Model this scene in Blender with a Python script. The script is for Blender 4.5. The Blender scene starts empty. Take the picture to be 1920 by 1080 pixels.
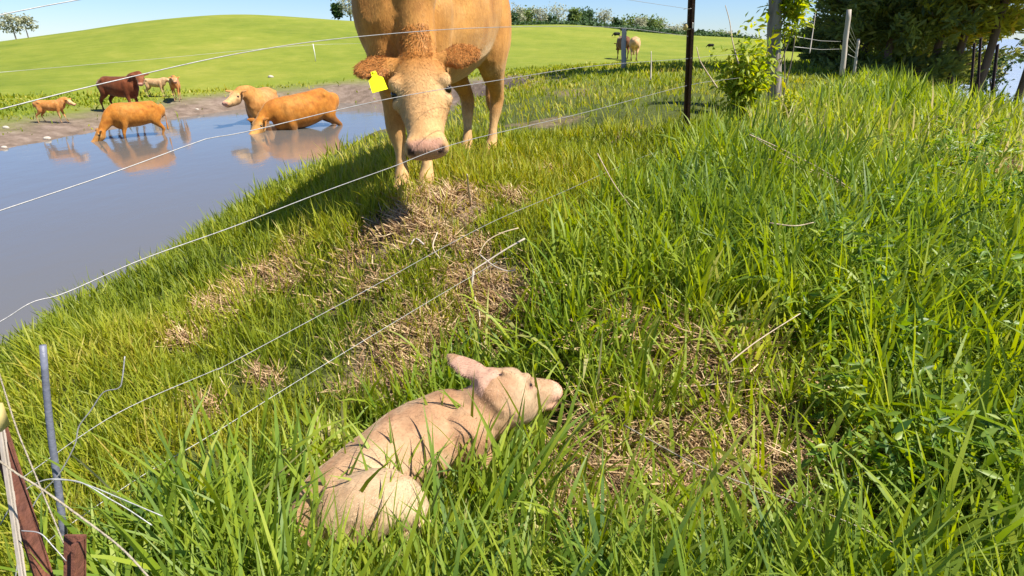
import bpy, math, random
import numpy as np
from mathutils import Vector, Matrix
R = math.radians
random.seed(7)
rng = np.random.default_rng(11)
scene = bpy.context.scene
COL = scene.collection

# ------------------------------------------------------------------ camera, world, sun, exposure
F = 1100.0                                   # focal length in pixels of the 1920 px wide photograph
PITCH = R(23.1)
CAM = np.array([0.0, 0.0, 1.15])
cd = bpy.data.cameras.new('camera'); cam = bpy.data.objects.new('camera', cd); COL.objects.link(cam)
cd.sensor_width = 36; cd.lens = 36 * F / 1920; cd.clip_start = 0.02; cd.clip_end = 6000
cam.location = CAM; cam.rotation_euler = (math.pi / 2 - PITCH, 0, 0)
scene.camera = cam
SUN_EL, SUN_AZ = R(55), R(110)               # azimuth clockwise from +Y : from the right, slightly behind the camera
w = bpy.data.worlds.new('World'); scene.world = w; w.use_nodes = True
nt = w.node_tree; bg = nt.nodes['Background']
sk = nt.nodes.new('ShaderNodeTexSky'); sk.sky_type = 'NISHITA'; sk.sun_disc = False
sk.sun_elevation = SUN_EL; sk.sun_rotation = SUN_AZ; sk.air_density = 1.0; sk.dust_density = 0.0; sk.ozone_density = 4.0; sk.altitude = 300
tint = nt.nodes.new('ShaderNodeMix'); tint.data_type = 'RGBA'; tint.blend_type = 'MULTIPLY'; tint.inputs[0].default_value = 1
nt.links.new(sk.outputs[0], tint.inputs[6]); tint.inputs[7].default_value = (.72, .87, 1.16, 1)
nt.links.new(tint.outputs[2], bg.inputs[0]); bg.inputs[1].default_value = 0.062
sd = bpy.data.lights.new('sun', 'SUN'); sun = bpy.data.objects.new('sun', sd); COL.objects.link(sun)
sd.energy = 4.6; sd.angle = R(0.5); sd.color = (1.0, 0.94, 0.84)
sv = Vector((math.sin(SUN_AZ) * math.cos(SUN_EL), math.cos(SUN_AZ) * math.cos(SUN_EL), math.sin(SUN_EL)))
sun.rotation_euler = sv.to_track_quat('Z', 'Y').to_euler()
vs = scene.view_settings; vs.view_transform = 'Standard'; vs.look = 'None'; vs.gamma = 1; vs.use_curve_mapping = False
vs.exposure = 1.08
scene.cycles.max_bounces = 6; scene.cycles.transparent_max_bounces = 8

# ------------------------------------------------------------------ helpers
def ray(px, py):
    x = px - 960.0; u = 540.0 - py
    return np.array([x, F * math.cos(PITCH) + u * math.sin(PITCH), u * math.cos(PITCH) - F * math.sin(PITCH)]) / F
def at_d(px, py, d): return CAM + ray(px, py) * d
def at_z(px, py, z):
    r = ray(px, py); return CAM + r * ((z - CAM[2]) / r[2])
def at_r(px, r):                              # plan point in the direction of an image column near the horizon
    v = ray(px, 70)[:2]; v = v / np.linalg.norm(v); return v * r
def vnoise(x, y, s, seed=0):
    x = np.asarray(x, float) / s; y = np.asarray(y, float) / s
    xi = np.floor(x).astype(np.int64); yi = np.floor(y).astype(np.int64); fx = x - xi; fy = y - yi
    def h(a, b):
        n = (a * 374761393 + b * 668265263 + seed * 982451653) & 0x7fffffff
        n = ((n ^ (n >> 13)) * 1274126177) & 0x7fffffff
        return ((n ^ (n >> 16)) & 0xffff) / 65535.0
    fx = fx * fx * (3 - 2 * fx); fy = fy * fy * (3 - 2 * fy)
    return (h(xi, yi) * (1 - fx) + h(xi + 1, yi) * fx) * (1 - fy) + (h(xi, yi + 1) * (1 - fx) + h(xi + 1, yi + 1) * fx) * fy
def fbm(x, y, s, seed=0, o=3):
    return sum(vnoise(x, y, s / 2 ** k, seed + k) * 0.5 ** k for k in range(o)) / sum(0.5 ** k for k in range(o))
def sstep(a, b, x):
    t = np.clip((np.asarray(x, float) - a) / (b - a), 0, 1); return t * t * (3 - 2 * t)

def mesh_obj(name, verts, faces, mat=None, parent=None, smooth=True, attrs=None):
    me = bpy.data.meshes.new(name)
    verts = np.asarray(verts, np.float32)
    if isinstance(faces, np.ndarray):
        k = faces.shape[1]; n = len(faces)
        me.vertices.add(len(verts)); me.vertices.foreach_set('co', verts.ravel())
        me.loops.add(n * k); me.loops.foreach_set('vertex_index', faces.astype(np.int32).ravel())
        me.polygons.add(n); me.polygons.foreach_set('loop_start', np.arange(0, n * k, k, dtype=np.int32))
        me.update(calc_edges=True)
    else:
        me.from_pydata([tuple(v) for v in verts.tolist()], [], faces)
    if smooth: me.polygons.foreach_set('use_smooth', np.ones(len(me.polygons), bool))
    for k, v in (attrs or {}).items():
        v = np.asarray(v, np.float32)
        if v.ndim == 2:
            a = me.attributes.new(k, 'FLOAT_COLOR', 'POINT')
            if v.shape[1] == 3: v = np.concatenate([v, np.ones((len(v), 1), np.float32)], 1)
            a.data.foreach_set('color', v.ravel())
        else:
            a = me.attributes.new(k, 'FLOAT', 'POINT'); a.data.foreach_set('value', v.ravel())
    me.update()
    if mat: me.materials.append(mat)
    o = bpy.data.objects.new(name, me); COL.objects.link(o)
    if parent: o.parent = parent
    return o
def tag(o, label=None, cat=None, group=None, kind=None):
    if label: o['label'] = label
    if cat: o['category'] = cat
    if group: o['group'] = group
    if kind: o['kind'] = kind
    return o
def empty(name, loc, yaw=0, scale=1, label=None, cat=None, group=None):
    o = bpy.data.objects.new(name, None); COL.objects.link(o); o.empty_display_size = .1
    o.location = loc; o.rotation_euler = (0, 0, yaw); o.scale = (scale,) * 3
    return tag(o, label, cat, group)

class Geo:
    """collects faces, then becomes ONE mesh object"""
    def __init__(s): s.v = []; s.f = []; s.n = 0; s.r = []
    def add(s, v, f, rnd=0.5):
        v = np.asarray(v, float).reshape(-1, 3); s.v.append(v); s.f += [tuple(i + s.n for i in q) for q in f]
        s.r.append(np.full(len(v), rnd)); s.n += len(v)
    def tube(s, pts, rad, n=7, rnd=.5, cap=True):
        pts = np.asarray(pts, float); rad = np.broadcast_to(np.asarray(rad, float), (len(pts),))
        tg = np.gradient(pts, axis=0); tg /= np.linalg.norm(tg, axis=1)[:, None] + 1e-9
        ref = np.array([0, 0, 1.0]) if abs(tg[0][2]) < .9 else np.array([1.0, 0, 0])
        V = []; a = np.linspace(0, 2 * np.pi, n, endpoint=False)
        for p, t, r in zip(pts, tg, rad):
            sd_ = np.cross(t, ref); sd_ /= np.linalg.norm(sd_) + 1e-9; up = np.cross(sd_, t)
            V.append(p + r * (np.cos(a)[:, None] * sd_ + np.sin(a)[:, None] * up))
        m = len(pts); fs = [(i * n + j, i * n + (j + 1) % n, (i + 1) * n + (j + 1) % n, (i + 1) * n + j) for i in range(m - 1) for j in range(n)]
        if cap: fs += [tuple(range(n - 1, -1, -1)), tuple((m - 1) * n + j for j in range(n))]
        s.add(np.concatenate(V), fs, rnd)
    def box(s, c, sz, M=None, rnd=.5):
        c = np.asarray(c, float); h = np.asarray(sz, float) / 2
        v = np.array([[x, y, z] for x in (-1, 1) for y in (-1, 1) for z in (-1, 1)], float) * h
        if M is not None: v = v @ np.asarray(M).T
        s.add(v + c, [(0, 1, 3, 2), (4, 6, 7, 5), (0, 4, 5, 1), (2, 3, 7, 6), (0, 2, 6, 4), (1, 5, 7, 3)], rnd)
    def build(s, name, mat, parent=None, smooth=True):
        return mesh_obj(name, np.concatenate(s.v), s.f, mat, parent, smooth, {'rnd': np.concatenate(s.r)})

def spline(pts, k=6):
    p = np.asarray(pts, float); out = []
    q = np.vstack([2 * p[0] - p[1], p, 2 * p[-1] - p[-2]])
    for i in range(1, len(q) - 2):
        for j in range(k):
            t = j / k; a, b, c, d = q[i - 1], q[i], q[i + 1], q[i + 2]
            out.append(.5 * ((2 * b) + (c - a) * t + (2 * a - 5 * b + 4 * c - d) * t * t + (3 * b - a - 3 * c + d) * t ** 3))
    out.append(p[-1]); return np.array(out)

# ------------------------------------------------------------------ materials
def newmat(name):
    m = bpy.data.materials.new(name); m.use_nodes = True; return m, m.node_tree, m.node_tree.nodes['Principled BSDF']
def N(t, typ, **kw):
    n = t.nodes.new(typ)
    for k, v in kw.items():
        if k[0] == '_': n.inputs[k[1:]].default_value = v
        else: setattr(n, k, v)
    return n
def ramp(t, stops):
    n = t.nodes.new('ShaderNodeValToRGB'); e = n.color_ramp.elements
    while len(e) < len(stops): e.new(0.5)
    for x, (p, c) in zip(e, stops): x.position = p; x.color = (*c, 1)
    return n
def simple_mat(name, c1, c2=None, rough=.7, scale=8, bump=.3, bscale=40, metal=0, stretch=None, spec=.5):
    m, t, b = newmat(name); c2 = c2 or tuple(x * .7 for x in c1)
    tc = N(t, 'ShaderNodeTexCoord'); src = tc.outputs['Object']
    if stretch:
        mp = N(t, 'ShaderNodeMapping'); mp.inputs['Scale'].default_value = stretch; t.links.new(src, mp.inputs[0]); src = mp.outputs[0]
    n1 = N(t, 'ShaderNodeTexNoise', _Scale=scale, _Detail=6.0, _Roughness=.65); t.links.new(src, n1.inputs['Vector'])
    r = ramp(t, [(.32, c1), (.68, c2)]); t.links.new(n1.outputs[0], r.inputs[0]); t.links.new(r.outputs[0], b.inputs['Base Color'])
    n2 = N(t, 'ShaderNodeTexNoise', _Scale=bscale, _Detail=4.0); t.links.new(src, n2.inputs['Vector'])
    bp = N(t, 'ShaderNodeBump', _Strength=bump, _Distance=.01); t.links.new(n2.outputs[0], bp.inputs['Height']); t.links.new(bp.outputs[0], b.inputs['Normal'])
    b.inputs['Roughness'].default_value = rough; b.inputs['Metallic'].default_value = metal; b.inputs['Specular IOR Level'].default_value = spec
    return m
def leaf_mat(name, stops, trans=.35, rough=.5, spec=.4, tipcol=None):
    """leaf / blade: colour from the per-leaf number 'rnd', light passing through"""
    m, t, b = newmat(name)
    a = N(t, 'ShaderNodeAttribute', attribute_name='rnd'); r = ramp(t, stops); t.links.new(a.outputs['Fac'], r.inputs[0])
    col = r.outputs[0]
    if tipcol:
        a2 = N(t, 'ShaderNodeAttribute', attribute_name='along'); mx = N(t, 'ShaderNodeMix', data_type='RGBA')
        mp = N(t, 'ShaderNodeMapRange'); mp.inputs[1].default_value = .55; mp.inputs[2].default_value = 1.1; mp.inputs[4].default_value = .55
        t.links.new(a2.outputs['Fac'], mp.inputs[0]); t.links.new(mp.outputs[0], mx.inputs[0]); t.links.new(col, mx.inputs[6]); mx.inputs[7].default_value = (*tipcol, 1)
        col = mx.outputs[2]
    t.links.new(col, b.inputs['Base Color']); b.inputs['Roughness'].default_value = rough; b.inputs['Specular IOR Level'].default_value = spec
    tr = N(t, 'ShaderNodeBsdfTranslucent'); hs = N(t, 'ShaderNodeHueSaturation', _Hue=.485, _Saturation=1.1, _Value=1.5)
    t.links.new(col, hs.inputs['Color']); t.links.new(hs.outputs[0], tr.inputs[0])
    mix = N(t, 'ShaderNodeMixShader'); mix.inputs[0].default_value = trans
    t.links.new(b.outputs[0], mix.inputs[1]); t.links.new(tr.outputs[0], mix.inputs[2]); t.links.new(mix.outputs[0], t.nodes['Material Output'].inputs[0])
    return m
M = {}
M['tall'] = leaf_mat('tall_grass', [(0, (.05, .12, .03)), (.22, (.12, .21, .022)), (.5, (.22, .30, .02)), (.75, (.33, .39, .03)), (.92, (.42, .44, .10)), (1, (.52, .45, .22))], .42, .48, .3, (.24, .31, .06))
M['short'] = leaf_mat('short_grass', [(0, (.08, .13, .012)), (.3, (.20, .26, .015)), (.65, (.36, .37, .025)), (1, (.52, .40, .10))], .42, .5, .3, (.30, .33, .06))
M['straw'] = leaf_mat('straw', [(0, (.10, .055, .025)), (.5, (.34, .21, .10)), (1, (.66, .50, .28))], .15, .6, .3)
M['weed'] = leaf_mat('weed', [(0, (.06, .14, .02)), (.5, (.15, .25, .02)), (1, (.28, .35, .04))], .4, .45, .4)
M['vine'] = leaf_mat('vine', [(0, (.12, .2, .012)), (.5, (.28, .36, .02)), (1, (.48, .46, .04))], .5, .5, .35)
M['pine'] = leaf_mat('pine', [(0, (.16, .18, .03)), (.5, (.36, .35, .04)), (.8, (.50, .43, .05)), (1, (.54, .36, .07))], .45, .6, .3)
M['spruce'] = leaf_mat('spruce', [(0, (.08, .11, .04)), (.6, (.21, .24, .05)), (1, (.36, .30, .07))], .42, .6, .3)
M['tree_dark'] = leaf_mat('tree_dark', [(0, (.02, .05, .02)), (1, (.07, .13, .03))], .25, .6, .3)
M['tree_mid'] = leaf_mat('tree_mid', [(0, (.07, .12, .03)), (1, (.2, .26, .06))], .3, .6, .3)
M['tree_pale'] = leaf_mat('tree_pale', [(0, (.2, .22, .14)), (1, (.42, .42, .27))], .3, .6, .3)
M['bark'] = simple_mat('bark', (.22, .18, .14), (.10, .08, .06), .9, 6, .6, 20, stretch=(1, 1, .2))
M['palebark'] = simple_mat('pale_bark', (.38, .34, .30), (.22, .19, .16), .9, 6, .6, 20, stretch=(1, 1, .2))
M['pinebark'] = simple_mat('pine_bark', (.20, .12, .09), (.08, .05, .04), .9, 6, .6, 20, stretch=(1, 1, .2))
M['oldwood'] = simple_mat('weathered_wood', (.34, .30, .25), (.14, .11, .08), .9, 14, .8, 40, stretch=(1, 1, .12))
M['palewood'] = simple_mat('pale_wood', (.52, .45, .37), (.36, .30, .24), .9, 14, .5, 40, stretch=(1, 1, .12))
M['twig'] = simple_mat('dry_twig', (.55, .44, .30), (.34, .25, .16), .8, 30, .4, 60)
M['tpost'] = simple_mat('brown_steel', (.075, .03, .02), (.03, .014, .01), .45, 20, .3, 60, metal=.3)
M['rust'] = simple_mat('rusty_steel', (.21, .075, .04), (.09, .033, .022), .85, 22, .6, 70, metal=.2)
M['wire'] = simple_mat('galvanised_wire', (.36, .35, .34), (.26, .25, .24), .45, 40, .2, 90, metal=.25)
M['dullwire'] = simple_mat('dull_wire', (.50, .50, .46), (.34, .34, .32), .5, 40, .2, 90, metal=.4)
M['rope'] = simple_mat('pale_twisted_wire', (.42, .37, .27), (.25, .20, .14), .6, 60, .6, 200, metal=.1)
M['greyplastic'] = simple_mat('grey_plastic', (.17, .18, .23), (.12, .125, .16), .5, 12, .3, 60)
M['yellow'] = simple_mat('yellow_plastic', (.62, .50, .20), (.5, .38, .14), .4, 20, .1, 50)
M['tagyellow'] = simple_mat('ear_tag_yellow', (.90, .88, .0), (.82, .84, .0), .45, 6, .1, 50)
M['whiteplastic'] = simple_mat('white_plastic', (.8, .78, .7), (.65, .62, .55), .4, 20, .1, 50)
M['stone'] = simple_mat('pale_stone', (.62, .56, .46), (.36, .32, .26), .9, 12, .8, 30)
M['eye'], _t, _b = newmat('eye'); _b.inputs['Base Color'].default_value = (.012, .007, .005, 1); _b.inputs['Roughness'].default_value = .12
M['stones'] = M['stone']

# ------------------------------------------------------------------ terrain
WZ = -1.05                                    # pond level
cp = []                                       # control points of the ground: (x, y, z)
def cz(px, py, z): p = at_z(px, py, z); cp.append((p[0], p[1], z))
def cr(px, r, z): p = at_r(px, r); cp.append((p[0], p[1], z))
for a in [(800, 850, -.25), (1000, 1010, -.25), (600, 1070, -.22), (1400, 1000, -.22), (1900, 1070, -.2), (1900, 800, -.15), (1000, 740, -.24), (700, 760, -.17),
          (1250, 740, -.15), (1550, 700, -.08), (1900, 600, -.02), (1350, 480, .08), (1700, 420, .1), (1500, 280, .25), (1250, 300, .3), (1300, 238, .44),
          (745, 355, .32), (820, 360, .32), (800, 430, .24), (850, 500, .1), (880, 600, -.08), (1000, 500, .1), (1000, 380, .25), (1120, 600, -.05),
          (500, 640, -.12), (400, 550, -.15), (250, 590, -.28), (100, 660, -.4), (0, 800, -.35), (100, 1000, -.18), (400, 820, -.15), (650, 600, -.05), (600, 480, .08),
          (520, 430, -.0), (640, 400, .17), (700, 340, .3), (430, 470, -.15), (920, 290, .32), (950, 235, .3), (1050, 230, .32), (1050, 175, .3), (940, 185, .06), (1120, 150, .3), (1280, 160, .4), (1190, 118, .15), (1000, 140, .05)]:
    cz(*a)
for a in [(-300, 12, -1.0), (0, 13, -1.0), (0, 22, -.75), (-300, 30, -.6), (200, 19, -.95), (430, 20, -.85), (600, 20, -.7), (800, 22, -.5), (0, 50, 0.0), (430, 32, -.3), (430, 55, 1.7), (200, 50, .7), (700, 34, 0.05), (700, 55, 1.4),
          (950, 34, .1), (950, 55, 1.1), (1200, 35, .1), (1200, 60, .9), (1400, 35, .1), (1400, 60, .5),
          (-300, 90, -.8), (0, 90, .65), (200, 90, 2.2), (430, 90, 3.8), (640, 90, 3.25), (800, 90, 3.0), (935, 90, 2.8), (1100, 90, 2.75), (1200, 90, 1.9), (1350, 90, 1.2), (1470, 90, .4), (1600, 90, .2),
          (-300, 250, -8), (430, 250, -4), (1100, 250, -4), (1470, 250, -4), (1800, 160, -6), (2100, 200, -6), (1800, 700, -8.5), (2100, 700, -8.5), (2100, 2000, -8.5), (1850, 2000, -8.5), (2400, 60, -5),
          (1500, 7, .34), (1500, 12, .34), (1620, 9, .28), (1620, 14, .34), (1750, 12, .18), (1920, 10, .17), (1920, 7.5, .12), (2150, 9, -.05), (1920, 14, -.6), (1920, 28, -3.2), (1780, 18, -.2), (1780, 28, -1.6), (1700, 24, -.1), (2150, 16, -2.2), (1920, 60, -4.5), (1600, 30, .1), (1650, 60, -.4), (1500, 25, .2),
          (960, .6, -.25), (0, .7, -.25), (1920, .6, -.2), (2400, 3, -.05), (-400, 3, -.55)]:
    cr(*a)
cp = np.array(cp)
def _uv(x, y):
    r = np.hypot(x, y) + 1e-6; th = np.clip(np.arctan2(x, y), -R(75), R(75)); return np.stack([th * 1.9, np.log(np.maximum(r, .5))], -1)
def _tpsk(d2): return np.where(d2 > 1e-12, d2 * np.log(d2 + 1e-12), 0)
_cu = _uv(cp[:, 0], cp[:, 1]); _n = len(_cu)
_K = _tpsk(((_cu[:, None] - _cu[None]) ** 2).sum(-1)) + np.eye(_n) * .004
_P = np.concatenate([np.ones((_n, 1)), _cu], 1)
_A = np.block([[_K, _P], [_P.T, np.zeros((3, 3))]])
_w = np.linalg.solve(_A, np.concatenate([cp[:, 2], np.zeros(3)]))
def tps(x, y):
    x = np.atleast_1d(np.asarray(x, float)); y = np.atleast_1d(np.asarray(y, float)); out = np.empty(len(x))
    for i in range(0, len(x), 40000):
        u = _uv(x[i:i + 40000], y[i:i + 40000])
        out[i:i + 40000] = _tpsk(((u[:, None] - _cu[None]) ** 2).sum(-1)) @ _w[:_n] + np.concatenate([np.ones((len(u), 1)), u], 1) @ _w[_n:]
    th = np.abs(np.arctan2(x, y)); r = np.hypot(x, y)
    k = sstep(R(80), R(140), th); out = out * (1 - k) + k * (-.25 - .3 * np.log1p(r / 4))
    return np.clip(out, -9, 9)
pond_px = [(-420, 800), (-150, 690), (0, 662), (120, 614), (250, 540), (380, 455), (470, 398), (560, 345), (650, 312), (740, 282), (830, 262), (900, 243), (925, 226),
           (905, 208), (800, 196), (640, 193), (540, 199), (444, 206), (328, 223), (200, 244), (100, 262), (0, 286), (-200, 330), (-500, 400)]
POND = np.array([at_z(a, b, WZ)[:2] for a, b in pond_px])
def poly_sd(x, y, P):
    """signed distance to the pond outline, positive inside"""
    d = np.full(len(x), 1e9); ins = np.zeros(len(x), bool)
    for i in range(len(P)):
        a, b = P[i], P[(i + 1) % len(P)]; e = b - a; L = (e ** 2).sum()
        t = np.clip(((x - a[0]) * e[0] + (y - a[1]) * e[1]) / L, 0, 1)
        d = np.minimum(d, np.hypot(x - a[0] - t * e[0], y - a[1] - t * e[1]))
        c = (a[1] > y) != (b[1] > y)
        xi = (b[0] - a[0]) * (y - a[1]) / (b[1] - a[1] + 1e-12) + a[0]
        ins ^= c & (x < xi)
    return np.where(ins, d, -d)
def pond_sd(x, y):
    x = np.atleast_1d(np.asarray(x, float)); y = np.atleast_1d(np.asarray(y, float))
    return poly_sd(x, y, POND) + (fbm(x, y, 1.3, 40) - .5) * .35
def height(x, y):
    x = np.atleast_1d(np.asarray(x, float)); y = np.atleast_1d(np.asarray(y, float))
    z = tps(x, y); r = np.hypot(x, y); sd_ = pond_sd(x, y)
    near = y < 9.5
    wbank = np.where(near, 1.5, 1.2)
    k = sstep(0, 1, -sd_ / wbank)
    zo = WZ + .0 + (np.maximum(z, WZ + .06) - WZ) * (k * .9 + .1 * np.clip(-sd_ / .2, 0, 1))
    zi = WZ - np.clip(sd_ * .45, 0, .95)
    z2 = np.where(sd_ > 0, zi, zo)
    z = np.where(sd_ > -wbank, z2, z)
    amp = sstep(.5, 2, r) * .0 + 1
    z = z + (fbm(x, y, .6, 3) - .5) * .13 * np.exp(-r / 30) + (fbm(x, y, .16, 9) - .5) * .05 * np.exp(-r / 12)
    z = z + (fbm(x, y, 14, 5) - .5) * .35 * sstep(25, 60, r)
    return z
def hz(x, y): return float(height([x], [y])[0])
def ground(px, py, lo=.6, hi=200):
    """where the view ray through a pixel meets the ground"""
    r = ray(px, py); t = np.geomspace(lo, hi, 500); p = CAM[None] + r[None] * t[:, None]; g = height(p[:, 0], p[:, 1])
    g = np.where(pond_sd(p[:, 0], p[:, 1]) > 0, np.maximum(g, WZ), g)
    i = np.argmax(p[:, 2] < g)
    if p[i, 2] >= g[i]: i = len(t) - 1
    q = p[i].copy(); q[2] = g[i]; return q
# fence line in plan
FA = at_d(0, 400, 1.27)[:2]; FB = at_d(1290, 100, 4.4)[:2]; FN = np.array([FB[1] - FA[1], -(FB[0] - FA[0])]); FN /= np.linalg.norm(FN)
def fence_side(x, y): return (x - FA[0]) * FN[0] + (y - FA[1]) * FN[1]       # > 0 on the camera's side
def on_fence(px, py):
    r = ray(px, py); t = ((FA - CAM[:2]) @ FN) / (r[:2] @ FN); return CAM + r * t

th = np.concatenate([np.linspace(-180, -64, 24)[:-1], np.linspace(-64, 64, 420), np.linspace(64, 180, 24)[1:]])
rr = np.concatenate([[0.0], np.geomspace(.35, 40, 330), np.geomspace(41, 2500, 90)])
TH, RR = np.meshgrid(np.radians(th), rr); X = (np.sin(TH) * RR).ravel(); Y = (np.cos(TH) * RR).ravel(); Z = height(X, Y)
nc = len(th); ii, jj = np.meshgrid(np.arange(len(rr) - 1), np.arange(nc - 1), indexing='ij'); q = (ii * nc + jj).ravel()
faces = np.stack([q, q + 1, q + nc + 1, q + nc], 1)
sdv = pond_sd(X, Y)
# bare patches, given where they show in the photograph
def patch(px, py, rx, ry, s=1.0): g = ground(px, py); return (g[0], g[1], rx, ry, s)
PATCH = [patch(460, 560, .28, .24, 1), patch(640, 510, .13, .09, .7), patch(700, 550, .15, .08, .8), patch(745, 610, .12, .09, .6), patch(910, 560, .26, .24, 1.), patch(740, 700, .22, .20, 1.),
         patch(850, 385, .26, .22, 1.), patch(760, 440, .28, .16, 1.), patch(930, 640, .16, .22, .9), patch(430, 620, .14, .14, .7), patch(1080, 175, .5, 1.0, .55), patch(940, 160, .7, 2.0, .7),
         patch(1150, 250, .4, .3, .6), patch(1010, 235, .5, .3, .6), patch(560, 470, .1, .1, .6), patch(600, 880, .1, .2, .5), patch(545, 540, .09, .06, .9), patch(610, 590, .08, .05, .9), patch(350, 650, .08, .06, .8), patch(500, 720, .07, .05, .7), patch(870, 470, .14, .08, .9), patch(990, 560, .10, .10, .9), patch(820, 640, .08, .07, .9), patch(690, 650, .07, .05, .8), patch(380, 780, .07, .06, .7), patch(960, 380, .12, .1, .6), patch(1030, 330, .12, .08, .6)]
STRAWP = [patch(1330, 930, .62, .42, 1.), patch(1130, 1010, .32, .25, .95), patch(1510, 960, .4, .34, .9), patch(1350, 740, .5, .28, .8), patch(1180, 650, .2, .2, .7), patch(1880, 340, .35, .3, .9), patch(1620, 1000, .2, .12, .5)]
def pmask(x, y, PP):
    m = np.zeros(len(x)); jx = (fbm(x, y, .12, 21) - .5) * .9
    for (a, b, rx, ry, s) in PP:
        m = np.maximum(m, s * (1 - sstep(.55, 1.25, np.hypot((x - a) / rx, (y - b) / ry) + jx)))
    return m
far_shore = sstep(3.7, .6, -sdv + (fbm(X, Y, .8, 31) - .5) * 1.6) * sstep(8.5, 11, Y)
near_mud = sstep(.5, .0, -sdv) * (Y < 11)
mud = np.clip(np.maximum(far_shore, near_mud) + (sdv > -.02), 0, 1)
bare = pmask(X, Y, PATCH) ; strawm = pmask(X, Y, STRAWP)
tallm = sstep(-.1, .1, fence_side(X, Y)) * sstep(30, 18, np.hypot(X, Y))
m, t, b = newmat('ground_soil')
geo = N(t, 'ShaderNodeNewGeometry'); P_ = geo.outputs['Position']
def at(n): return N(t, 'ShaderNodeAttribute', attribute_name=n).outputs['Fac']
def mixc(f, a, c):
    x = N(t, 'ShaderNodeMix', data_type='RGBA'); t.links.new(f, x.inputs[0])
    for v, i in ((a, 6), (c, 7)):
        if isinstance(v, tuple): x.inputs[i].default_value = (*v, 1)
        else: t.links.new(v, x.inputs[i])
    return x.outputs[2]
def noise(s, d=5, r=.6):
    n = N(t, 'ShaderNodeTexNoise', _Scale=s, _Detail=float(d), _Roughness=r); t.links.new(P_, n.inputs['Vector']); return n.outputs[0]
def rampf(f, stops): r = ramp(t, stops); t.links.new(f, r.inputs[0]); return r.outputs[0]
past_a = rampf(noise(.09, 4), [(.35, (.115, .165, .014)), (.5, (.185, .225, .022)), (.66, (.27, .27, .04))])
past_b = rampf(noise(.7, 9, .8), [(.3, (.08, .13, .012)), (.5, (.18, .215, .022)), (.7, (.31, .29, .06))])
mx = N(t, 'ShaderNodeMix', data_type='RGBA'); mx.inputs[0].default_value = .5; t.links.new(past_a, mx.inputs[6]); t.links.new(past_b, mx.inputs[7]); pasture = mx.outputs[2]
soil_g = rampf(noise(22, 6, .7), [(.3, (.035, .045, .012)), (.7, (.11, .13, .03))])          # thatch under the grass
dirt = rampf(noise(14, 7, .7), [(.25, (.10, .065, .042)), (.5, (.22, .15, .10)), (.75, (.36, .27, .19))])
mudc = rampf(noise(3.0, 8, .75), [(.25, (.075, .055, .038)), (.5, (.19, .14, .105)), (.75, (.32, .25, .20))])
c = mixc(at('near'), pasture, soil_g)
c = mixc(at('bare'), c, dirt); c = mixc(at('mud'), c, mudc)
t.links.new(c, b.inputs['Base Color']); b.inputs['Roughness'].default_value = .95; b.inputs['Specular IOR Level'].default_value = .15
bp = N(t, 'ShaderNodeBump', _Strength=.8, _Distance=.03); t.links.new(noise(30, 8, .7), bp.inputs['Height']); t.links.new(bp.outputs[0], b.inputs['Normal'])
M['ground'] = m
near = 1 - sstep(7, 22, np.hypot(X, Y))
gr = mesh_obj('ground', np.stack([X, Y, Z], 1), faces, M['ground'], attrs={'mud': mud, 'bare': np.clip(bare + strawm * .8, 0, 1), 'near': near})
tag(gr, 'rolling green pasture and grassy bank with bare soil patches', kind='structure')

# pond water
m, t, b = newmat('pond_water'); b.inputs['Base Color'].default_value = (.13, .125, .115, 1); b.inputs['Roughness'].default_value = .08; b.inputs['IOR'].default_value = 1.4; b.inputs['Specular IOR Level'].default_value = .5
tc = N(t, 'ShaderNodeNewGeometry'); mp = N(t, 'ShaderNodeMapping'); mp.inputs['Scale'].default_value = (1, .55, 1); t.links.new(tc.outputs['Position'], mp.inputs[0])
n = N(t, 'ShaderNodeTexNoise', _Scale=2.6, _Detail=5.0); t.links.new(mp.outputs[0], n.inputs['Vector'])
bp = N(t, 'ShaderNodeBump', _Strength=.17, _Distance=.03); t.links.new(n.outputs[0], bp.inputs['Height']); t.links.new(bp.outputs[0], b.inputs['Normal'])
M['water'] = m
c0 = POND.mean(0); PO = c0 + (POND - c0) * 1.12
PO = np.array([p + (p - c0) / np.linalg.norm(p - c0) * .5 for p in POND])
wt = mesh_obj('pond_water', [(*p, WZ) for p in PO], [tuple(range(len(PO)))], M['water'], smooth=False); tag(wt, 'still grey blue pond with cattle standing in it', kind='structure')
# lake far to the right
m, t, b = newmat('lake_water'); b.inputs['Base Color'].default_value = (.30, .33, .38, 1); b.inputs['Roughness'].default_value = .18; b.inputs['IOR'].default_value = 1.33
tc = N(t, 'ShaderNodeNewGeometry'); n = N(t, 'ShaderNodeTexNoise', _Scale=.9, _Detail=5.0); t.links.new(tc.outputs['Position'], n.inputs['Vector'])
bp = N(t, 'ShaderNodeBump', _Strength=.9, _Distance=.4); t.links.new(n.outputs[0], bp.inputs['Height']); t.links.new(bp.outputs[0], b.inputs['Normal'])
M['lake'] = m
lk = [at_r(1730, 24), at_r(2700, 14), at_r(2900, 2200), at_r(1990, 2200), at_r(1690, 2200), at_r(1690, 60)]
o = mesh_obj('lake_water', [(*p, -2.3) for p in lk], [tuple(range(6))], M['lake'], smooth=False); tag(o, 'bright rippled lake beyond the pines', kind='structure')

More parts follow.
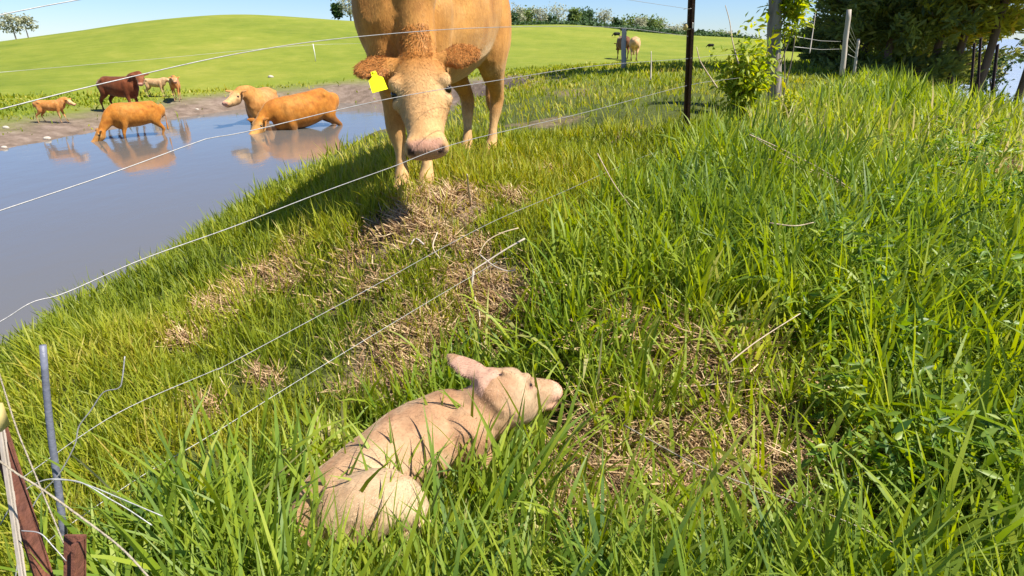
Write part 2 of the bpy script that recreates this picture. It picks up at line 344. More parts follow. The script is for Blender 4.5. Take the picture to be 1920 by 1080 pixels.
# ------------------------------------------------------------------ grass
def blades(name, xyz, L, W, az, lean, curve, nseg, mat, rnd, label, twist=None, parent=None, kind='stuff', wp=None):
    n = len(xyz); t_ = np.linspace(0, 1, nseg + 1)
    phi = lean[:, None] + curve[:, None] * t_[None] ** 1.3                              # angle from the vertical along the blade
    ds = (L / nseg)[:, None]; ph = (phi[:, :-1] + phi[:, 1:]) / 2
    hx = np.concatenate([np.zeros((n, 1)), np.cumsum(np.sin(ph) * ds, 1)], 1); vz = np.concatenate([np.zeros((n, 1)), np.cumsum(np.cos(ph) * ds, 1)], 1)
    dx, dy = np.cos(az)[:, None], np.sin(az)[:, None]
    cx = xyz[:, 0:1] + hx * dx; cy = xyz[:, 1:2] + hx * dy; cz_ = xyz[:, 2:3] + vz
    wprof = np.interp(t_, [0, .15, .45, .8, 1], wp or [.55, .9, 1, .62, .04])
    tw = (np.zeros(n) if twist is None else twist)[:, None] * t_[None]
    sx = -dy * np.cos(tw) + dx * np.sin(tw) * np.cos(phi); sy = dx * np.cos(tw) + dy * np.sin(tw) * np.cos(phi); sz = -np.sin(tw) * np.sin(phi)
    hw = W[:, None] * wprof[None] / 2
    A = np.stack([cx - sx * hw, cy - sy * hw, cz_ - sz * hw], -1); B = np.stack([cx + sx * hw, cy + sy * hw, cz_ + sz * hw], -1)
    V = np.stack([A, B], 2).reshape(-1, 3)
    k = np.arange(n)[:, None] * (2 * (nseg + 1)) + 2 * np.arange(nseg)[None]; k = k.ravel()
    Fc = np.stack([k, k + 1, k + 3, k + 2], 1)
    rn = np.repeat(rnd, 2 * (nseg + 1)); al = np.tile(np.repeat(t_, 2), n)
    o = mesh_obj(name, V, Fc, mat, parent, True, {'rnd': rn, 'along': al}); return tag(o, label, kind=kind)

# the newborn calf's footprint, kept free of roots (its outline, measured on the ground)
CALF_LINE = np.array([at_z(a, b, z)[:2] for a, b, z in [(575, 1030, -.18), (630, 965, -.12), (720, 880, -.1), (800, 830, -.1), (870, 800, -.1), (930, 775, -.05), (960, 740, 0), (1010, 740, -.05)]])
def calf_dist(x, y):
    d = np.full(len(x), 9.)
    for a, b_ in zip(CALF_LINE[:-1], CALF_LINE[1:]):
        e = b_ - a; t_ = np.clip(((x - a[0]) * e[0] + (y - a[1]) * e[1]) / (e @ e), 0, 1); d = np.minimum(d, np.hypot(x - a[0] - t_ * e[0], y - a[1] - t_ * e[1]))
    return d
def polar_pts(n, r0, r1, thmax=58, power=1.0):
    u = rng.random(n); r = r0 + (r1 - r0) * u ** power; a = R(1) * rng.uniform(-thmax, thmax, n); return np.sin(a) * r, np.cos(a) * r
def tufts(n, r0, r1, per, spread, power=1.0, thmax=58):
    x, y = polar_pts(n, r0, r1, thmax, power); r = np.hypot(x, y); 
    k = rng.integers(per[0], per[1], n); idx = np.repeat(np.arange(n), k); m_ = len(idx)
    a = rng.uniform(0, 2 * np.pi, m_); rad = np.sqrt(rng.random(m_)) * spread * (1 + r[idx] * .12)
    return x[idx] + np.cos(a) * rad, y[idx] + np.sin(a) * rad, idx, a, rad

def field(name, n, r0, r1, per, spread, keep, Lf, Wf, leanf, nseg, mat, label, power=1.0, rbias=0, curve=(.2, 1.2), seed=0, outward=.7):
    x, y, idx, a, rad = tufts(n, r0, r1, per, spread, power)
    pr = keep(x, y); ok = rng.random(len(x)) < pr; x, y, idx, a, rad = x[ok], y[ok], idx[ok], a[ok], rad[ok]
    nb = len(x); r = np.hypot(x, y); tr = rng.random(n)[idx]; tl = rng.normal(1, .27, n)[idx]
    z = height(x, y) - .01
    L = Lf(x, y) * np.clip(tl, .5, 1.6) * rng.uniform(.45, 1.15, nb); W = Wf(r) * rng.uniform(.55, 1.35, nb)
    az = np.where(rng.random(nb) < outward, a + rng.normal(0, .5, nb), rng.uniform(0, 6.28, nb))
    lean = np.abs(rng.normal(0, leanf, nb)); cv = rng.uniform(*curve, nb) * rng.uniform(.3, 1.2, nb)
    rn = np.clip(.45 + (fbm(x, y, 1.1, 50 + seed) - .5) * .9 + (tr - .5) * .35 + rng.normal(0, .13, nb) + rbias + .3 * pmask(x, y, PATCH) + .2 * pmask(x, y, STRAWP), 0, 1)
    print(name, nb)
    return blades(name, np.stack([x, y, z], 1), L, W, az, lean, cv, nseg, mat, rn, label, twist=rng.normal(0, .8, nb))

def keep_tall(x, y):
    s = fence_side(x, y); sd_ = pond_sd(x, y)
    k = sstep(.0, .30, s + (fbm(x, y, .5, 60) - .5) * .25)
    k *= 1 - .80 * pmask(x, y, STRAWP); k *= 1 - .9 * pmask(x, y, PATCH)
    cdist = calf_dist(x, y); k *= sstep(.15, .20, cdist)
    # hollow behind the calf stays short
    k *= np.clip(.35 + 1.3 * fbm(x, y, .3, 61), 0, 1)
    return k
def L_tall(x, y):
    r = np.hypot(x, y); s = fence_side(x, y)
    base = .30 + .10 * fbm(x, y, .8, 62) - .0 * r
    base *= .72 + .28 * sstep(.05, .8, s)
    # blades standing between the camera and the calf are shorter so that the animal shows
    ax, ay = CALF_LINE[3]; front = (1 - sstep(.3, .62, np.hypot(x - ax - .02, y - ay + .12)))
    return base * (1 - .25 * front) * (1 - .3 * pmask(x, y, STRAWP))
def keep_short(x, y):
    s = fence_side(x, y); sd_ = pond_sd(x, y); r = np.hypot(x, y)
    k = 1 - sstep(.05, .35, s + (fbm(x, y, .5, 60) - .5) * .25)
    k = np.maximum(k, .35 * (1 - pmask(x, y, STRAWP)) * (r < 6))
    k *= (sd_ < -.02); k *= 1 - .72 * pmask(x, y, PATCH); k *= np.where(y > 8.6, 1 - sstep(3.9, 1.8, -sd_) * .96 * (x < -1), 1)
    k *= sstep(.16, .2, calf_dist(x, y)); k *= np.clip(.25 + 1.5 * fbm(x, y, .35, 63), 0, 1)
    return k
def L_short(x, y):
    sd_ = pond_sd(x, y); r = np.hypot(x, y)
    return (.085 + .08 * fbm(x, y, .4, 64) ** 1.5 * 1.6) + .13 * np.exp(-(np.abs(sd_ + .7) / .8) ** 2) * (y < 9) * sstep(-3.2, -1.2, x)
wt_ = lambda r: np.interp(r, [.6, 1.5, 4, 10, 20], [.0105, .0115, .014, .024, .05])
ws_ = lambda r: np.interp(r, [.6, 1.5, 4, 10, 25], [.0034, .0042, .0075, .018, .05])
field('tall_grass', 8000, .75, 5.0, (9, 16), .07, keep_tall, L_tall, wt_, .30, 5, M['tall'], 'tall lush green grass covering the bank right of the fence', power=.9, curve=(.15, 1.5))
field('tall_grass', 7000, 4.5, 17.0, (8, 14), .12, keep_tall, L_tall, wt_, .30, 3, M['tall'], 'tall green grass on the rise towards the pines', power=.85, rbias=.12, seed=3)
field('bank_grass', 12500, .9, 5.5, (9, 17), .045, keep_short, L_short, ws_, .40, 4, M['short'], 'short yellow green grass tufts on the pond bank', power=.9, seed=5, curve=(.1, 1.0))
field('pasture_grass', 9000, 5.0, 26.0, (6, 12), .14, keep_short, L_short, ws_, .4, 2, M['short'], 'grass tufts on the pasture beside the pond', power=.8, seed=6)
# blades standing right in front of the calf and arching over its flank
_px = rng.uniform(545, 1040, 360); _py = rng.uniform(965, 1125, 360) - np.clip(_px - 820, 0, 230) * .62; _g = np.array([ground(a, b) for a, b in zip(_px, _py)]); _g = _g[calf_dist(_g[:, 0], _g[:, 1]) > .105]; _k = len(_g)
blades('overhanging_grass', _g, rng.uniform(.24, .52, _k), rng.uniform(.008, .019, _k), rng.normal(1.5, 1.0, _k), np.abs(rng.normal(.1, .25, _k)), rng.uniform(.2, 1.7, _k), 8, M['tall'], np.clip(rng.normal(.42, .2, _k), 0, 1), 'long grass blades crossing in front of the lying calf', twist=rng.normal(0, .8, _k))
# broad, blue green blades close to the lens
field('foreground_grass', 800, .62, 1.5, (4, 7), .04, lambda x, y: sstep(-.25, .0, fence_side(x, y)) * sstep(.15, .2, calf_dist(x, y)) * (1 - .6 * pmask(x, y, STRAWP)), lambda x, y: .36 + 0 * x, lambda r: .0125 + 0 * r, .45, 8, M['tall'], 'broad arching grass blades just in front of the camera and the calf', rbias=-.02, curve=(.5, 2.0), seed=9)
def keep_broad(x, y):
    return sstep(.12, .4, fence_side(x, y)) * sstep(.2, .27, calf_dist(x, y)) * (1 - .8 * pmask(x, y, STRAWP)) * np.clip(fbm(x, y, .5, 70) * 2.2 - .5, .1, 1)
field('broad_bladed_grass', 1500, .8, 3.6, (4, 8), .05, keep_broad, lambda x, y: L_tall(x, y) * 1.2, lambda r: .0165 + 0 * r, .38, 7, M['tall'], 'broad bladed blue green grass close to the camera', rbias=-.12, curve=(.5, 2.3), seed=8)
# dry straw lying about
def straw(name, n, PP, L0, label, up=1.45):
    xs, ys = [], []
    for (a, b_, rx, ry, s) in PP:
        k = int(n * s * (rx * ry) ** .75); q = rng.normal(0, .55, (k, 2)); xs.append(a + q[:, 0] * rx); ys.append(b_ + q[:, 1] * ry)
    x = np.concatenate(xs); y = np.concatenate(ys); ok = (rng.random(len(x)) < sstep(.38, .6, fbm(x, y, .13, 95)) + .15) & (calf_dist(x, y) > .13) & (pond_sd(x, y) < -.05); x, y = x[ok], y[ok]; nb = len(x); r = np.hypot(x, y)
    z = height(x, y) + rng.uniform(.0, .05, nb) * (2.2 if up > 1.3 else 1); lean = np.clip(rng.normal(up, .16, nb), .5, 1.62)
    L = L0 * rng.uniform(.4, 1.3, nb); az = rng.normal(2.6, 1.1, nb); print(name, nb)
    blades(name, np.stack([x, y, z], 1), L, np.interp(r, [1, 3, 12], [.0026, .004, .015]) * rng.uniform(.6, 1.5, nb), az, lean, rng.normal(0, .25, nb), 3, M['straw'], np.clip(rng.normal(.55, .25, nb), 0, 1), label, twist=rng.normal(0, 1, nb), wp=[1, 1, 1, .9, .4])
straw('dry_straw', 24000, STRAWP, .17, 'matted dry straw showing through the tall grass')
straw('dead_grass', 15000, PATCH[:9] + PATCH[14:], .075, 'pinkish dead grass and thatch on bare bank patches', up=1.2)
# ------------------------------------------------------------------ animals
def loft(G, pts, ab, up, n=18, k=5):
    """pts: centres; ab: (half width, half height) at each; up: reference up vector(s)"""
    pts = np.asarray(pts, float); ab = np.asarray(ab, float); up = np.asarray(up, float)
    if up.ndim == 1: up = np.tile(up, (len(pts), 1))
    D = spline(np.concatenate([pts, ab, up], 1), k); p = D[:, :3]; ab = np.maximum(D[:, 3:5], .002); up = D[:, 5:]
    tg = np.gradient(p, axis=0); tg /= np.linalg.norm(tg, axis=1)[:, None] + 1e-9
    sd_ = np.cross(tg, up); sd_ /= np.linalg.norm(sd_, axis=1)[:, None] + 1e-9; u2 = np.cross(sd_, tg)
    a = np.linspace(0, 2 * np.pi, n, endpoint=False)
    V = p[:, None] + np.cos(a)[None, :, None] * sd_[:, None] * ab[:, 0][:, None, None] + np.sin(a)[None, :, None] * u2[:, None] * ab[:, 1][:, None, None]
    m_ = len(p); V = V.reshape(-1, 3); fs = [(i * n + j, i * n + (j + 1) % n, (i + 1) * n + (j + 1) % n, (i + 1) * n + j) for i in range(m_ - 1) for j in range(n)]
    V = np.concatenate([V, p[:1], p[-1:]]); c0_, c1_ = m_ * n, m_ * n + 1
    fs += [(c0_, (j + 1) % n, j) for j in range(n)] + [(c1_, (m_ - 1) * n + j, (m_ - 1) * n + (j + 1) % n) for j in range(n)]
    G.add(V, fs)
def ball(G, c, r, n=12, ax=None):
    c = np.asarray(c, float); r = np.broadcast_to(np.asarray(r, float), (3,)); V = []; 
    for i in range(n // 2 + 1):
        ph = math.pi * i / (n // 2)
        for j in range(n): V.append((math.sin(ph) * math.cos(2 * math.pi * j / n) + 0, math.sin(ph) * math.sin(2 * math.pi * j / n), math.cos(ph)))
    V = np.array(V) * r
    if ax is not None: V = V @ np.asarray(ax).T
    G.add(V + c, [(i * n + j, i * n + (j + 1) % n, (i + 1) * n + (j + 1) % n, (i + 1) * n + j) for i in range(n // 2) for j in range(n)])
def remesh(G, voxel, smooth=4, name='body'):
    me = bpy.data.meshes.new('tmp'); me.from_pydata(np.concatenate(G.v).tolist(), [], G.f); o = bpy.data.objects.new('tmp', me); COL.objects.link(o)
    md = o.modifiers.new('r', 'REMESH'); md.mode = 'VOXEL'; md.voxel_size = voxel; md.use_smooth_shade = True
    ms = o.modifiers.new('s', 'SMOOTH'); ms.factor = .5; ms.iterations = smooth
    dg = bpy.context.evaluated_depsgraph_get(); dg.update(); e = o.evaluated_get(dg); out = bpy.data.meshes.new_from_object(e); out.name = name
    bpy.data.objects.remove(o); bpy.data.meshes.remove(me); return out
def verts_of(me):
    v = np.empty(len(me.vertices) * 3, np.float32); me.vertices.foreach_get('co', v); return v.reshape(-1, 3).astype(float)
def coat_material(name, scale=60, bump=.5, rough=.75, sheen=.25, soft=False):
    m, t, b = newmat(name); a = N(t, 'ShaderNodeAttribute', attribute_name='coat')
    tc = N(t, 'ShaderNodeTexCoord')
    n1 = N(t, 'ShaderNodeTexNoise', _Scale=7.0, _Detail=5.0, _Roughness=.6); t.links.new(tc.outputs['Object'], n1.inputs['Vector'])
    mp = N(t, 'ShaderNodeMapping'); mp.inputs['Scale'].default_value = (1, 1, .3); t.links.new(tc.outputs['Object'], mp.inputs[0])
    n2 = N(t, 'ShaderNodeTexNoise', _Scale=float(scale), _Detail=5.0, _Roughness=.7, _Distortion=.6); t.links.new(mp.outputs[0], n2.inputs['Vector'])
    r1 = ramp(t, [(.3, (.70, .65, .60)), (.7, (1.12, 1.12, 1.1))]); t.links.new(n1.outputs[0], r1.inputs[0])
    r2 = ramp(t, [(.3, (.92, .9, .88) if soft else (.74, .68, .62)), (.7, (1.1, 1.1, 1.1))]); t.links.new(n2.outputs[0], r2.inputs[0])
    x1 = N(t, 'ShaderNodeMix', data_type='RGBA', blend_type='MULTIPLY'); x1.inputs[0].default_value = 1; t.links.new(a.outputs['Color'], x1.inputs[6]); t.links.new(r1.outputs[0], x1.inputs[7])
    x2 = N(t, 'ShaderNodeMix', data_type='RGBA', blend_type='MULTIPLY'); x2.inputs[0].default_value = 1; t.links.new(x1.outputs[2], x2.inputs[6]); t.links.new(r2.outputs[0], x2.inputs[7])
    t.links.new(x2.outputs[2], b.inputs['Base Color']); b.inputs['Roughness'].default_value = rough; b.inputs['Specular IOR Level'].default_value = .25
    b.inputs['Sheen Weight'].default_value = sheen; b.inputs['Sheen Roughness'].default_value = .4; b.inputs['Sheen Tint'].default_value = (1, .85, .6, 1)
    bp = N(t, 'ShaderNodeBump', _Strength=bump, _Distance=.004); t.links.new(n2.outputs[0], bp.inputs['Height']); t.links.new(bp.outputs[0], b.inputs['Normal'])
    return m
M['coat'] = coat_material('cow_coat', 70, .6); M['coat_far'] = coat_material('herd_coat', 22, .5)
M['calfcoat'] = coat_material('calf_coat', 60, .4, .8, .3, soft=True)

Z3 = np.array([0, 0, 1.0])
def unit(v): v = np.asarray(v, float); return v / (np.linalg.norm(v) + 1e-9)
def head_lofts(G, poll, hd, upv, s=1.0, ears=((0, .0), (0, .0)), earlen=.2, calf=False):
    """poll point, head direction (poll to muzzle), up = normal of the forehead. returns landmark points"""
    hd = unit(hd); side = unit(np.cross(hd, upv)); upv = unit(np.cross(side, hd))
    fat = 1.32 if calf == 2 else 1.0
    T = [-.05, 0, .06, .13, .19, .27, .35, .41, .455, .49, .505]
    Wd = [.035, .085, .116, .126, .122, .098, .080, .078, .092, .086, .050]
    Hh = [.04, .085, .112, .120, .122, .106, .084, .070, .064, .050, .028]
    if calf: T = [x * .92 for x in T]; Hh = [h * 1.04 for h in Hh]
    Wd = [x * (fat * .5 + .5) * (np.interp(t_, [.2, .45], [1, .74]) if calf == 2 else 1) for t_, x in zip(T, Wd)]; Hh = [h * (np.interp(t_, [.12, .42], [fat, .92]) if calf == 2 else 1) for t_, h in zip(T, Hh)]
    top = [-.015, .006, .012, .008, 0, -.004, -.006, -.004, 0, -.008, -.03]
    pts = [poll + (hd * t_ + upv * (tp - h)) * s for t_, h, tp in zip(T, Hh, top)]
    loft(G, pts, [(a * s, h * s) for a, h in zip(Wd, Hh)], upv, n=24, k=4)
    # cheeks and jaw
    loft(G, [poll + (hd * .08 - upv * .15 * fat) * s, poll + (hd * .16 - upv * .185 * fat) * s, poll + (hd * .27 - upv * .175 * (fat * .6 + .4)) * s, poll + (hd * .38 - upv * .145) * s, poll + (hd * .45 - upv * .130) * s, poll + (hd * .475 - upv * .125) * s],
         [(.05 * s, .06 * s), (.098 * s, .072 * s), (.075 * s, .055 * s), (.05 * s, .04 * s), (.05 * s, .03 * s), (.02 * s, .012 * s)], upv, k=4)
    L = {'side': side, 'up': upv, 'hd': hd, 'poll': poll, 'muzzle': poll + (hd * .49 - upv * .065) * s, 's': s}
    for sg in (-1, 1):
        e = poll + (hd * .185 + side * sg * .112 - upv * .070) * s; L['eye%d' % sg] = e
        ball(G, poll + (hd * .155 + side * sg * .098 - upv * .045) * s, .038 * s)      # brow
        ball(G, poll + (hd * .215 + side * sg * .098 - upv * .095) * s, .034 * s)      # cheek bone
        if calf != 2: ball(G, poll + (hd * .455 + side * sg * .055 - upv * .035) * s, (.032 * s))    # nostril wing
        L['nos%d' % sg] = poll + (hd * .487 + side * sg * .060 - upv * .034) * s
    # ears
    for sg, (dr, fw) in zip((-1, 1), ears):
        b0 = poll + (hd * .045 + side * sg * .09 - upv * .05) * s
        d = unit(side * sg + hd * dr + upv * fw); nrm = unit(np.cross(d, hd) * sg) if True else upv
        fwd = unit(upv - d * (upv @ d))
        Ls = earlen * s
        loft(G, [b0, b0 + d * Ls * .2, b0 + d * Ls * .5, b0 + d * Ls * .8, b0 + d * Ls, b0 + d * Ls * 1.08], [(.024 * s, .026 * s), (.040 * s, .024 * s), (.064 * s, .018 * s), (.052 * s, .014 * s), (.026 * s, .011 * s), (.006 * s, .004 * s)], fwd, n=16, k=4)
        L['ear%d' % sg] = b0 + d * Ls * .6; L['earn%d' % sg] = fwd; L['eard%d' % sg] = d; L['earb%d' % sg] = b0
    return L
def cow_body(voxel=.02, poll=(1.22, 0, 1.2), hd=(.6, 0, -.8), hup=None, feet=((0, 0),) * 4, belly=1.0, ears=((.1, .2), (.1, .2)), headscale=1.0, legs=1.0, bull=1.0, tail=True, neckth=1.0, calf=False, slim=1.0, earlen=.2):
    """local frame: x forward, z up, ~1.36 m at the withers"""
    G = Geo(); poll = np.array(poll, float); hd = unit(hd)
    if hup is None: hup = unit(np.array([0, 0, 1.0]) - hd * hd[2] + np.array([.001, 0, 0])) if abs(hd[2]) < .98 else np.array([1.0, 0, 0])
    S = [(-.84, 1.17, .06, .05), (-.80, 1.11, .19, .15), (-.70, 1.05, .29, .25), (-.52, 1.01, .34, .29), (-.3, .975, .36, .31), (-.05, .95, .385 , .345), (.2, .945, .39, .34), (.42, .965, .385, .28), (.58, .985, .34, .23), (.70, 1.0, .25, .18), (.77, 1.01, .12, .09)]
    if calf: S = [(x, z + .05, h * .80, w_ * .72) for x, z, h, w_ in S]
    loft(G, [(x, 0, z) for x, z, h, w_ in S], [(w_ * (belly if x < .3 else slim), h) for x, z, h, w_ in S], Z3, n=28, k=5)
    # hip hooks, shoulders, brisket
    k_ = .8 if calf else slim
    for sg in (-1, 1):
        ball(G, (-.50, sg * .20 * k_, 1.19), (.10, .08, .085)); ball(G, (.40, sg * .20 * k_, 1.0), (.15, .10 * k_, .24)); ball(G, (-.76, sg * .10, 1.12), (.07, .06, .08))
    if not calf: loft(G, [(.30, 0, .62), (.5, 0, .61), (.63, 0, .68), (.70, 0, .80), (.72, 0, .92)], [(.10, .08), (.12, .10), (.10, .09), (.08, .07), (.04, .04)], Z3)
    nb = np.array([.50, 0, 1.08]); d = poll - nb
    back = poll - hd * .03 + (-hup) * .09 * headscale
    m1 = nb + d * .36 + Z3 * .03; m2 = nb + (back - nb) * .72 + Z3 * .035
    nk = neckth
    loft(G, [nb - unit(d) * .16, nb, m1, m2, back, back + hd * .10], [(.17, .22), (.185 * nk, .27 * nk), (.15 * nk, .225 * nk), (.115 * nk, .17 * nk), (.10 * nk, .125 * nk), (.085, .09)], Z3 + .001, n=22, k=5)
    L = head_lofts(G, poll, hd, hup, headscale, ears, earlen, calf)
    th_ = .82 if calf else 1
    F4 = [(.46, 1, 'f'), (.46, -1, 'f'), (-.6, 1, 'h'), (-.6, -1, 'h')]
    for (x0, sg, kind), (fx, fy) in zip(F4, feet):
        if kind == 'f': J = [(.42, .14, 1.14, .03, .03), (.42, .15, 1.09, .10, .08), (.42, .16, .98, .15, .13), (.42, .185, .80, .13, .10), (.41, .185, .64, .095, .078), (.43, .17, .50, .066, .058), (.45, .165, .40, .056, .054), (.45, .16, .34, .052, .05), (.45, .155, .24, .032, .029), (.455, .155, .155, .038, .036), (.465, .155, .115, .046, .045), (.485, .155, .07, .046, .042), (.50, .155, .04, .058, .05), (.505, .155, .0, .066, .055)]
        else: J = [(-.56, .12, 1.20, .04, .03), (-.56, .13, 1.15, .13, .08), (-.56, .14, 1.04, .2, .14), (-.54, .19, .86, .19, .125), (-.53, .20, .72, .16, .105), (-.60, .19, .60, .10, .075), (-.70, .175, .50, .066, .054), (-.745, .165, .42, .060, .05), (-.725, .16, .34, .047, .044), (-.70, .155, .24, .033, .031), (-.685, .155, .15, .040, .038), (-.67, .155, .11, .047, .045), (-.645, .155, .07, .046, .042), (-.63, .155, .04, .056, .05), (-.625, .155, .0, .064, .055)]
        pts = []; ab = []
        for (x, y, z, a, b_) in J:
            q_ = max(0, 1 - z / .95); pts.append((x + fx * q_, sg * y * k_ + fy * q_, z)); ab.append((b_ * th_, a * th_))
        loft(G, pts, ab, (1, 0, .02), n=14, k=4)
    if tail:
        loft(G, [(-.80, 0, 1.22), (-.88, 0, 1.14), (-.905, 0, .95), (-.90, 0, .7), (-.89, .01, .52), (-.885, .01, .40), (-.88, .01, .32)], [(.032, .035), (.026, .026), (.022, .022), (.020, .02), (.034, .034), (.036, .036), (.01, .01)], (1, 0, .1), n=10, k=4)
    me = remesh(G, voxel, 3)
    return me, L
def paint(me, L, base, pale, dark, muzzle=(.55, .30, .22), hoof=(.20, .16, .12), faceamt=.7, legamt=.7, earcol=None, legz=.5, wet=None):
    v = verts_of(me); n = len(v); base, pale, dark = map(np.array, (base, pale, dark))
    c = np.tile(base, (n, 1)).astype(float)
    def mixin(col, w_): nonlocal c; w_ = np.clip(w_, 0, 1)[:, None]; c = c * (1 - w_) + np.array(col) * w_
    nz = fbm(v[:, 0] * 1.0 + v[:, 1] * .7, v[:, 2] + v[:, 1] * .3, .16, 77, 4)
    mixin(dark, sstep(.5, .8, nz) * .5); mixin(pale, sstep(.5, .2, nz) * .25)
    mixin(pale, sstep(legz, legz - .25, v[:, 2]) * legamt); mixin(dark, sstep(1.2, 1.34, v[:, 2]) * .35 * (v[:, 0] < .7))
    mixin(pale, sstep(.7, .58, v[:, 2]) * .4 * (np.abs(v[:, 0]) < .45))
    s = L['s']; rel = (v - L['poll']) / s; tt = rel @ L['hd']; ss = rel @ L['side']; uu = rel @ L['up']
    hm = (tt > .02) * (tt < .56) * (np.abs(ss) < .16) * (uu > -.26) * (uu < .1)
    mixin(pale, hm * faceamt * sstep(.06, .22, tt))
    for sg in (-1, 1):
        d = np.linalg.norm(v - L['eye%d' % sg], axis=1) / s; mixin(pale, sstep(.075, .045, d) * .8); mixin((.10, .06, .045), sstep(.03, .019, d) * .9)
        b0, de = L['earb%d' % sg], L['eard%d' % sg]; q_ = (v - b0) / s; al = q_ @ de; off = np.linalg.norm(q_ - al[:, None] * de, axis=1)
        em = (al > .03) * (al < .26) * (off < .07)
        if earcol is not None: mixin(earcol, em * sstep(.02, .12, al) * .95 * (.55 + .45 * nz))
    mz = hm * sstep(.445, .465, tt + (-uu) * .10) * (uu < .03) * (uu > -.10) * sstep(.085, .06, np.abs(ss))
    mixin(muzzle, mz * .95)
    for sg in (-1, 1):
        q_ = v - L['nos%d' % sg]; d = np.sqrt(((q_ @ L['side']) / .020) ** 2 + ((q_ @ L['up']) / .013) ** 2 + ((q_ @ L['hd']) / .03) ** 2) / s
        mixin((.06, .03, .025), sstep(1.2, .8, d))
    mixin((.10, .05, .04), hm * sstep(.012, .004, np.abs(uu + .115 + .02 * np.cos(ss * 20))) * (tt > .36) * .8)
    mixin(hoof, sstep(.06, .045, v[:, 2]) * .95)
    if wet is not None: mixin(np.array([.10, .055, .03]), sstep(wet + .16, wet, v[:, 2] + (nz - .5) * .25) * .6 * (v[:, 0] < .8))
    c = np.clip(c, .004, .9)
    a = me.attributes.new('coat', 'FLOAT_COLOR', 'POINT'); a.data.foreach_set('color', np.concatenate([c, np.ones((n, 1))], 1).astype(np.float32).ravel())
def finish(name, me, L, mat, loc, yaw, scale, label, cat, group=None, pitch=0, eyes=True, eyer=.021):
    root = empty(name, loc, yaw, scale, label, cat, group)
    if pitch: root.rotation_euler = (0, pitch, yaw)
    me.materials.clear(); me.materials.append(mat); o = bpy.data.objects.new('body', me); COL.objects.link(o); o.parent = root
    if eyes:
        for sg in (-1, 1):
            g = Geo(); ball(g, L['eye%d' % sg] - L['side'] * sg * .003, eyer * L['s'], 14); g.build('eye', M['eye'], root)
    return root

GOLD = (.52, .225, .048); PALE = (.66, .42, .20); RED = (.40, .12, .025)
# --- the mother cow, head lowered towards the lens
S_M = 1.06; org = at_d(790, 320, 4.25); yaw_m = R(-90 - 17)
rc = np.array([[math.cos(yaw_m), -math.sin(yaw_m), 0], [math.sin(yaw_m), math.cos(yaw_m), 0], [0, 0, 1]])
mloc = np.array([-.46, 4.0, 0.27]); 
def to_local(p): return rc.T @ (np.asarray(p) - mloc) / S_M
pollw = at_d(778, 84, 2.9); muzw = at_d(802, 316, 2.70)
pl = to_local(pollw); ml = to_local(muzw); hdl = unit(ml - pl + np.array([0, 0, -.0]))
facn = unit(rc.T @ np.array([.06, -1.0, .3]))
me, L = cow_body(.0135, pl, hdl, facn, feet=((.02, -.03), (.04, .09), (.02, -.03), (.14, .08)), belly=.84, ears=((.03, .12), (.12, .05)), headscale=1.10, neckth=.96, slim=.80, earlen=.175)
paint(me, L, (.55, .265, .065), (.68, .46, .23), (.42, .165, .03), muzzle=(.55, .30, .21), faceamt=.55, legamt=.75, earcol=(.44, .18, .04), legz=.48)
cow = finish('cow', me, L, M['coat'], mloc, yaw_m, S_M, 'large golden cow facing the camera with yellow ear tag, head lowered over the wire', 'cow')
# poll tuft of curly hair
def hairs(name, me, n, sel, Lh, Wh, mat, parent, flow, colf, lift=.35, jit=.3, seed=1, var=(.72, 1.25)):
    rg = np.random.default_rng(seed); v = verts_of(me); me.calc_loop_triangles(); k = len(me.loop_triangles)
    tr = np.empty(k * 3, np.int32); me.loop_triangles.foreach_get('vertices', tr); tr = tr.reshape(-1, 3)
    A, B, C = v[tr[:, 0]], v[tr[:, 1]], v[tr[:, 2]]; nn = np.cross(B - A, C - A); ar = np.linalg.norm(nn, axis=1); cen = (A + B + C) / 3
    wgt = ar * sel(cen); wgt /= wgt.sum(); idx = rg.choice(k, n, p=wgt); u = rg.random((n, 2)); sw = u.sum(1) > 1; u[sw] = 1 - u[sw]
    p = A[idx] + (B - A)[idx] * u[:, :1] + (C - A)[idx] * u[:, 1:]; nr = nn[idx] / (ar[idx][:, None] + 1e-12)
    fl = flow(p); fl = fl - nr * (fl * nr).sum(1)[:, None]; fl /= np.linalg.norm(fl, axis=1)[:, None] + 1e-9
    d = fl + nr * lift + rg.normal(0, jit, (n, 3)); d /= np.linalg.norm(d, axis=1)[:, None]; s_ = np.cross(d, nr); s_ /= np.linalg.norm(s_, axis=1)[:, None] + 1e-9
    Ls = (Lh * rg.uniform(.5, 1.2, n))[:, None]; hw = Wh / 2
    p0 = p - nr * .001; p1 = p + d * Ls * .5; p2 = p + d * Ls - nr * Ls * lift * .35
    V = np.stack([p0 - s_ * hw, p0 + s_ * hw, p1 - s_ * hw * .8, p1 + s_ * hw * .8, p2 - s_ * hw * .15, p2 + s_ * hw * .15], 1).reshape(-1, 3)
    q_ = np.arange(n)[:, None] * 6 + np.array([0, 2])[None]; q_ = q_.ravel(); Fc = np.stack([q_, q_ + 1, q_ + 3, q_ + 2], 1)
    col = np.repeat(colf(p) * rg.uniform(*var, (n, 1)), 6, 0)
    return mesh_obj(name, V, Fc, mat, parent, True, {'coat': col})
def color_lookup(me):
    v = verts_of(me); n = len(v); c = np.empty(n * 4, np.float32); me.attributes['coat'].data.foreach_get('color', c); c = c.reshape(-1, 4)[:, :3]
    from mathutils.kdtree import KDTree
    kd = KDTree(n); [kd.insert(x, i) for i, x in enumerate(v.tolist())]; kd.balance()
    return lambda p: c[[kd.find(x)[1] for x in p.tolist()]]
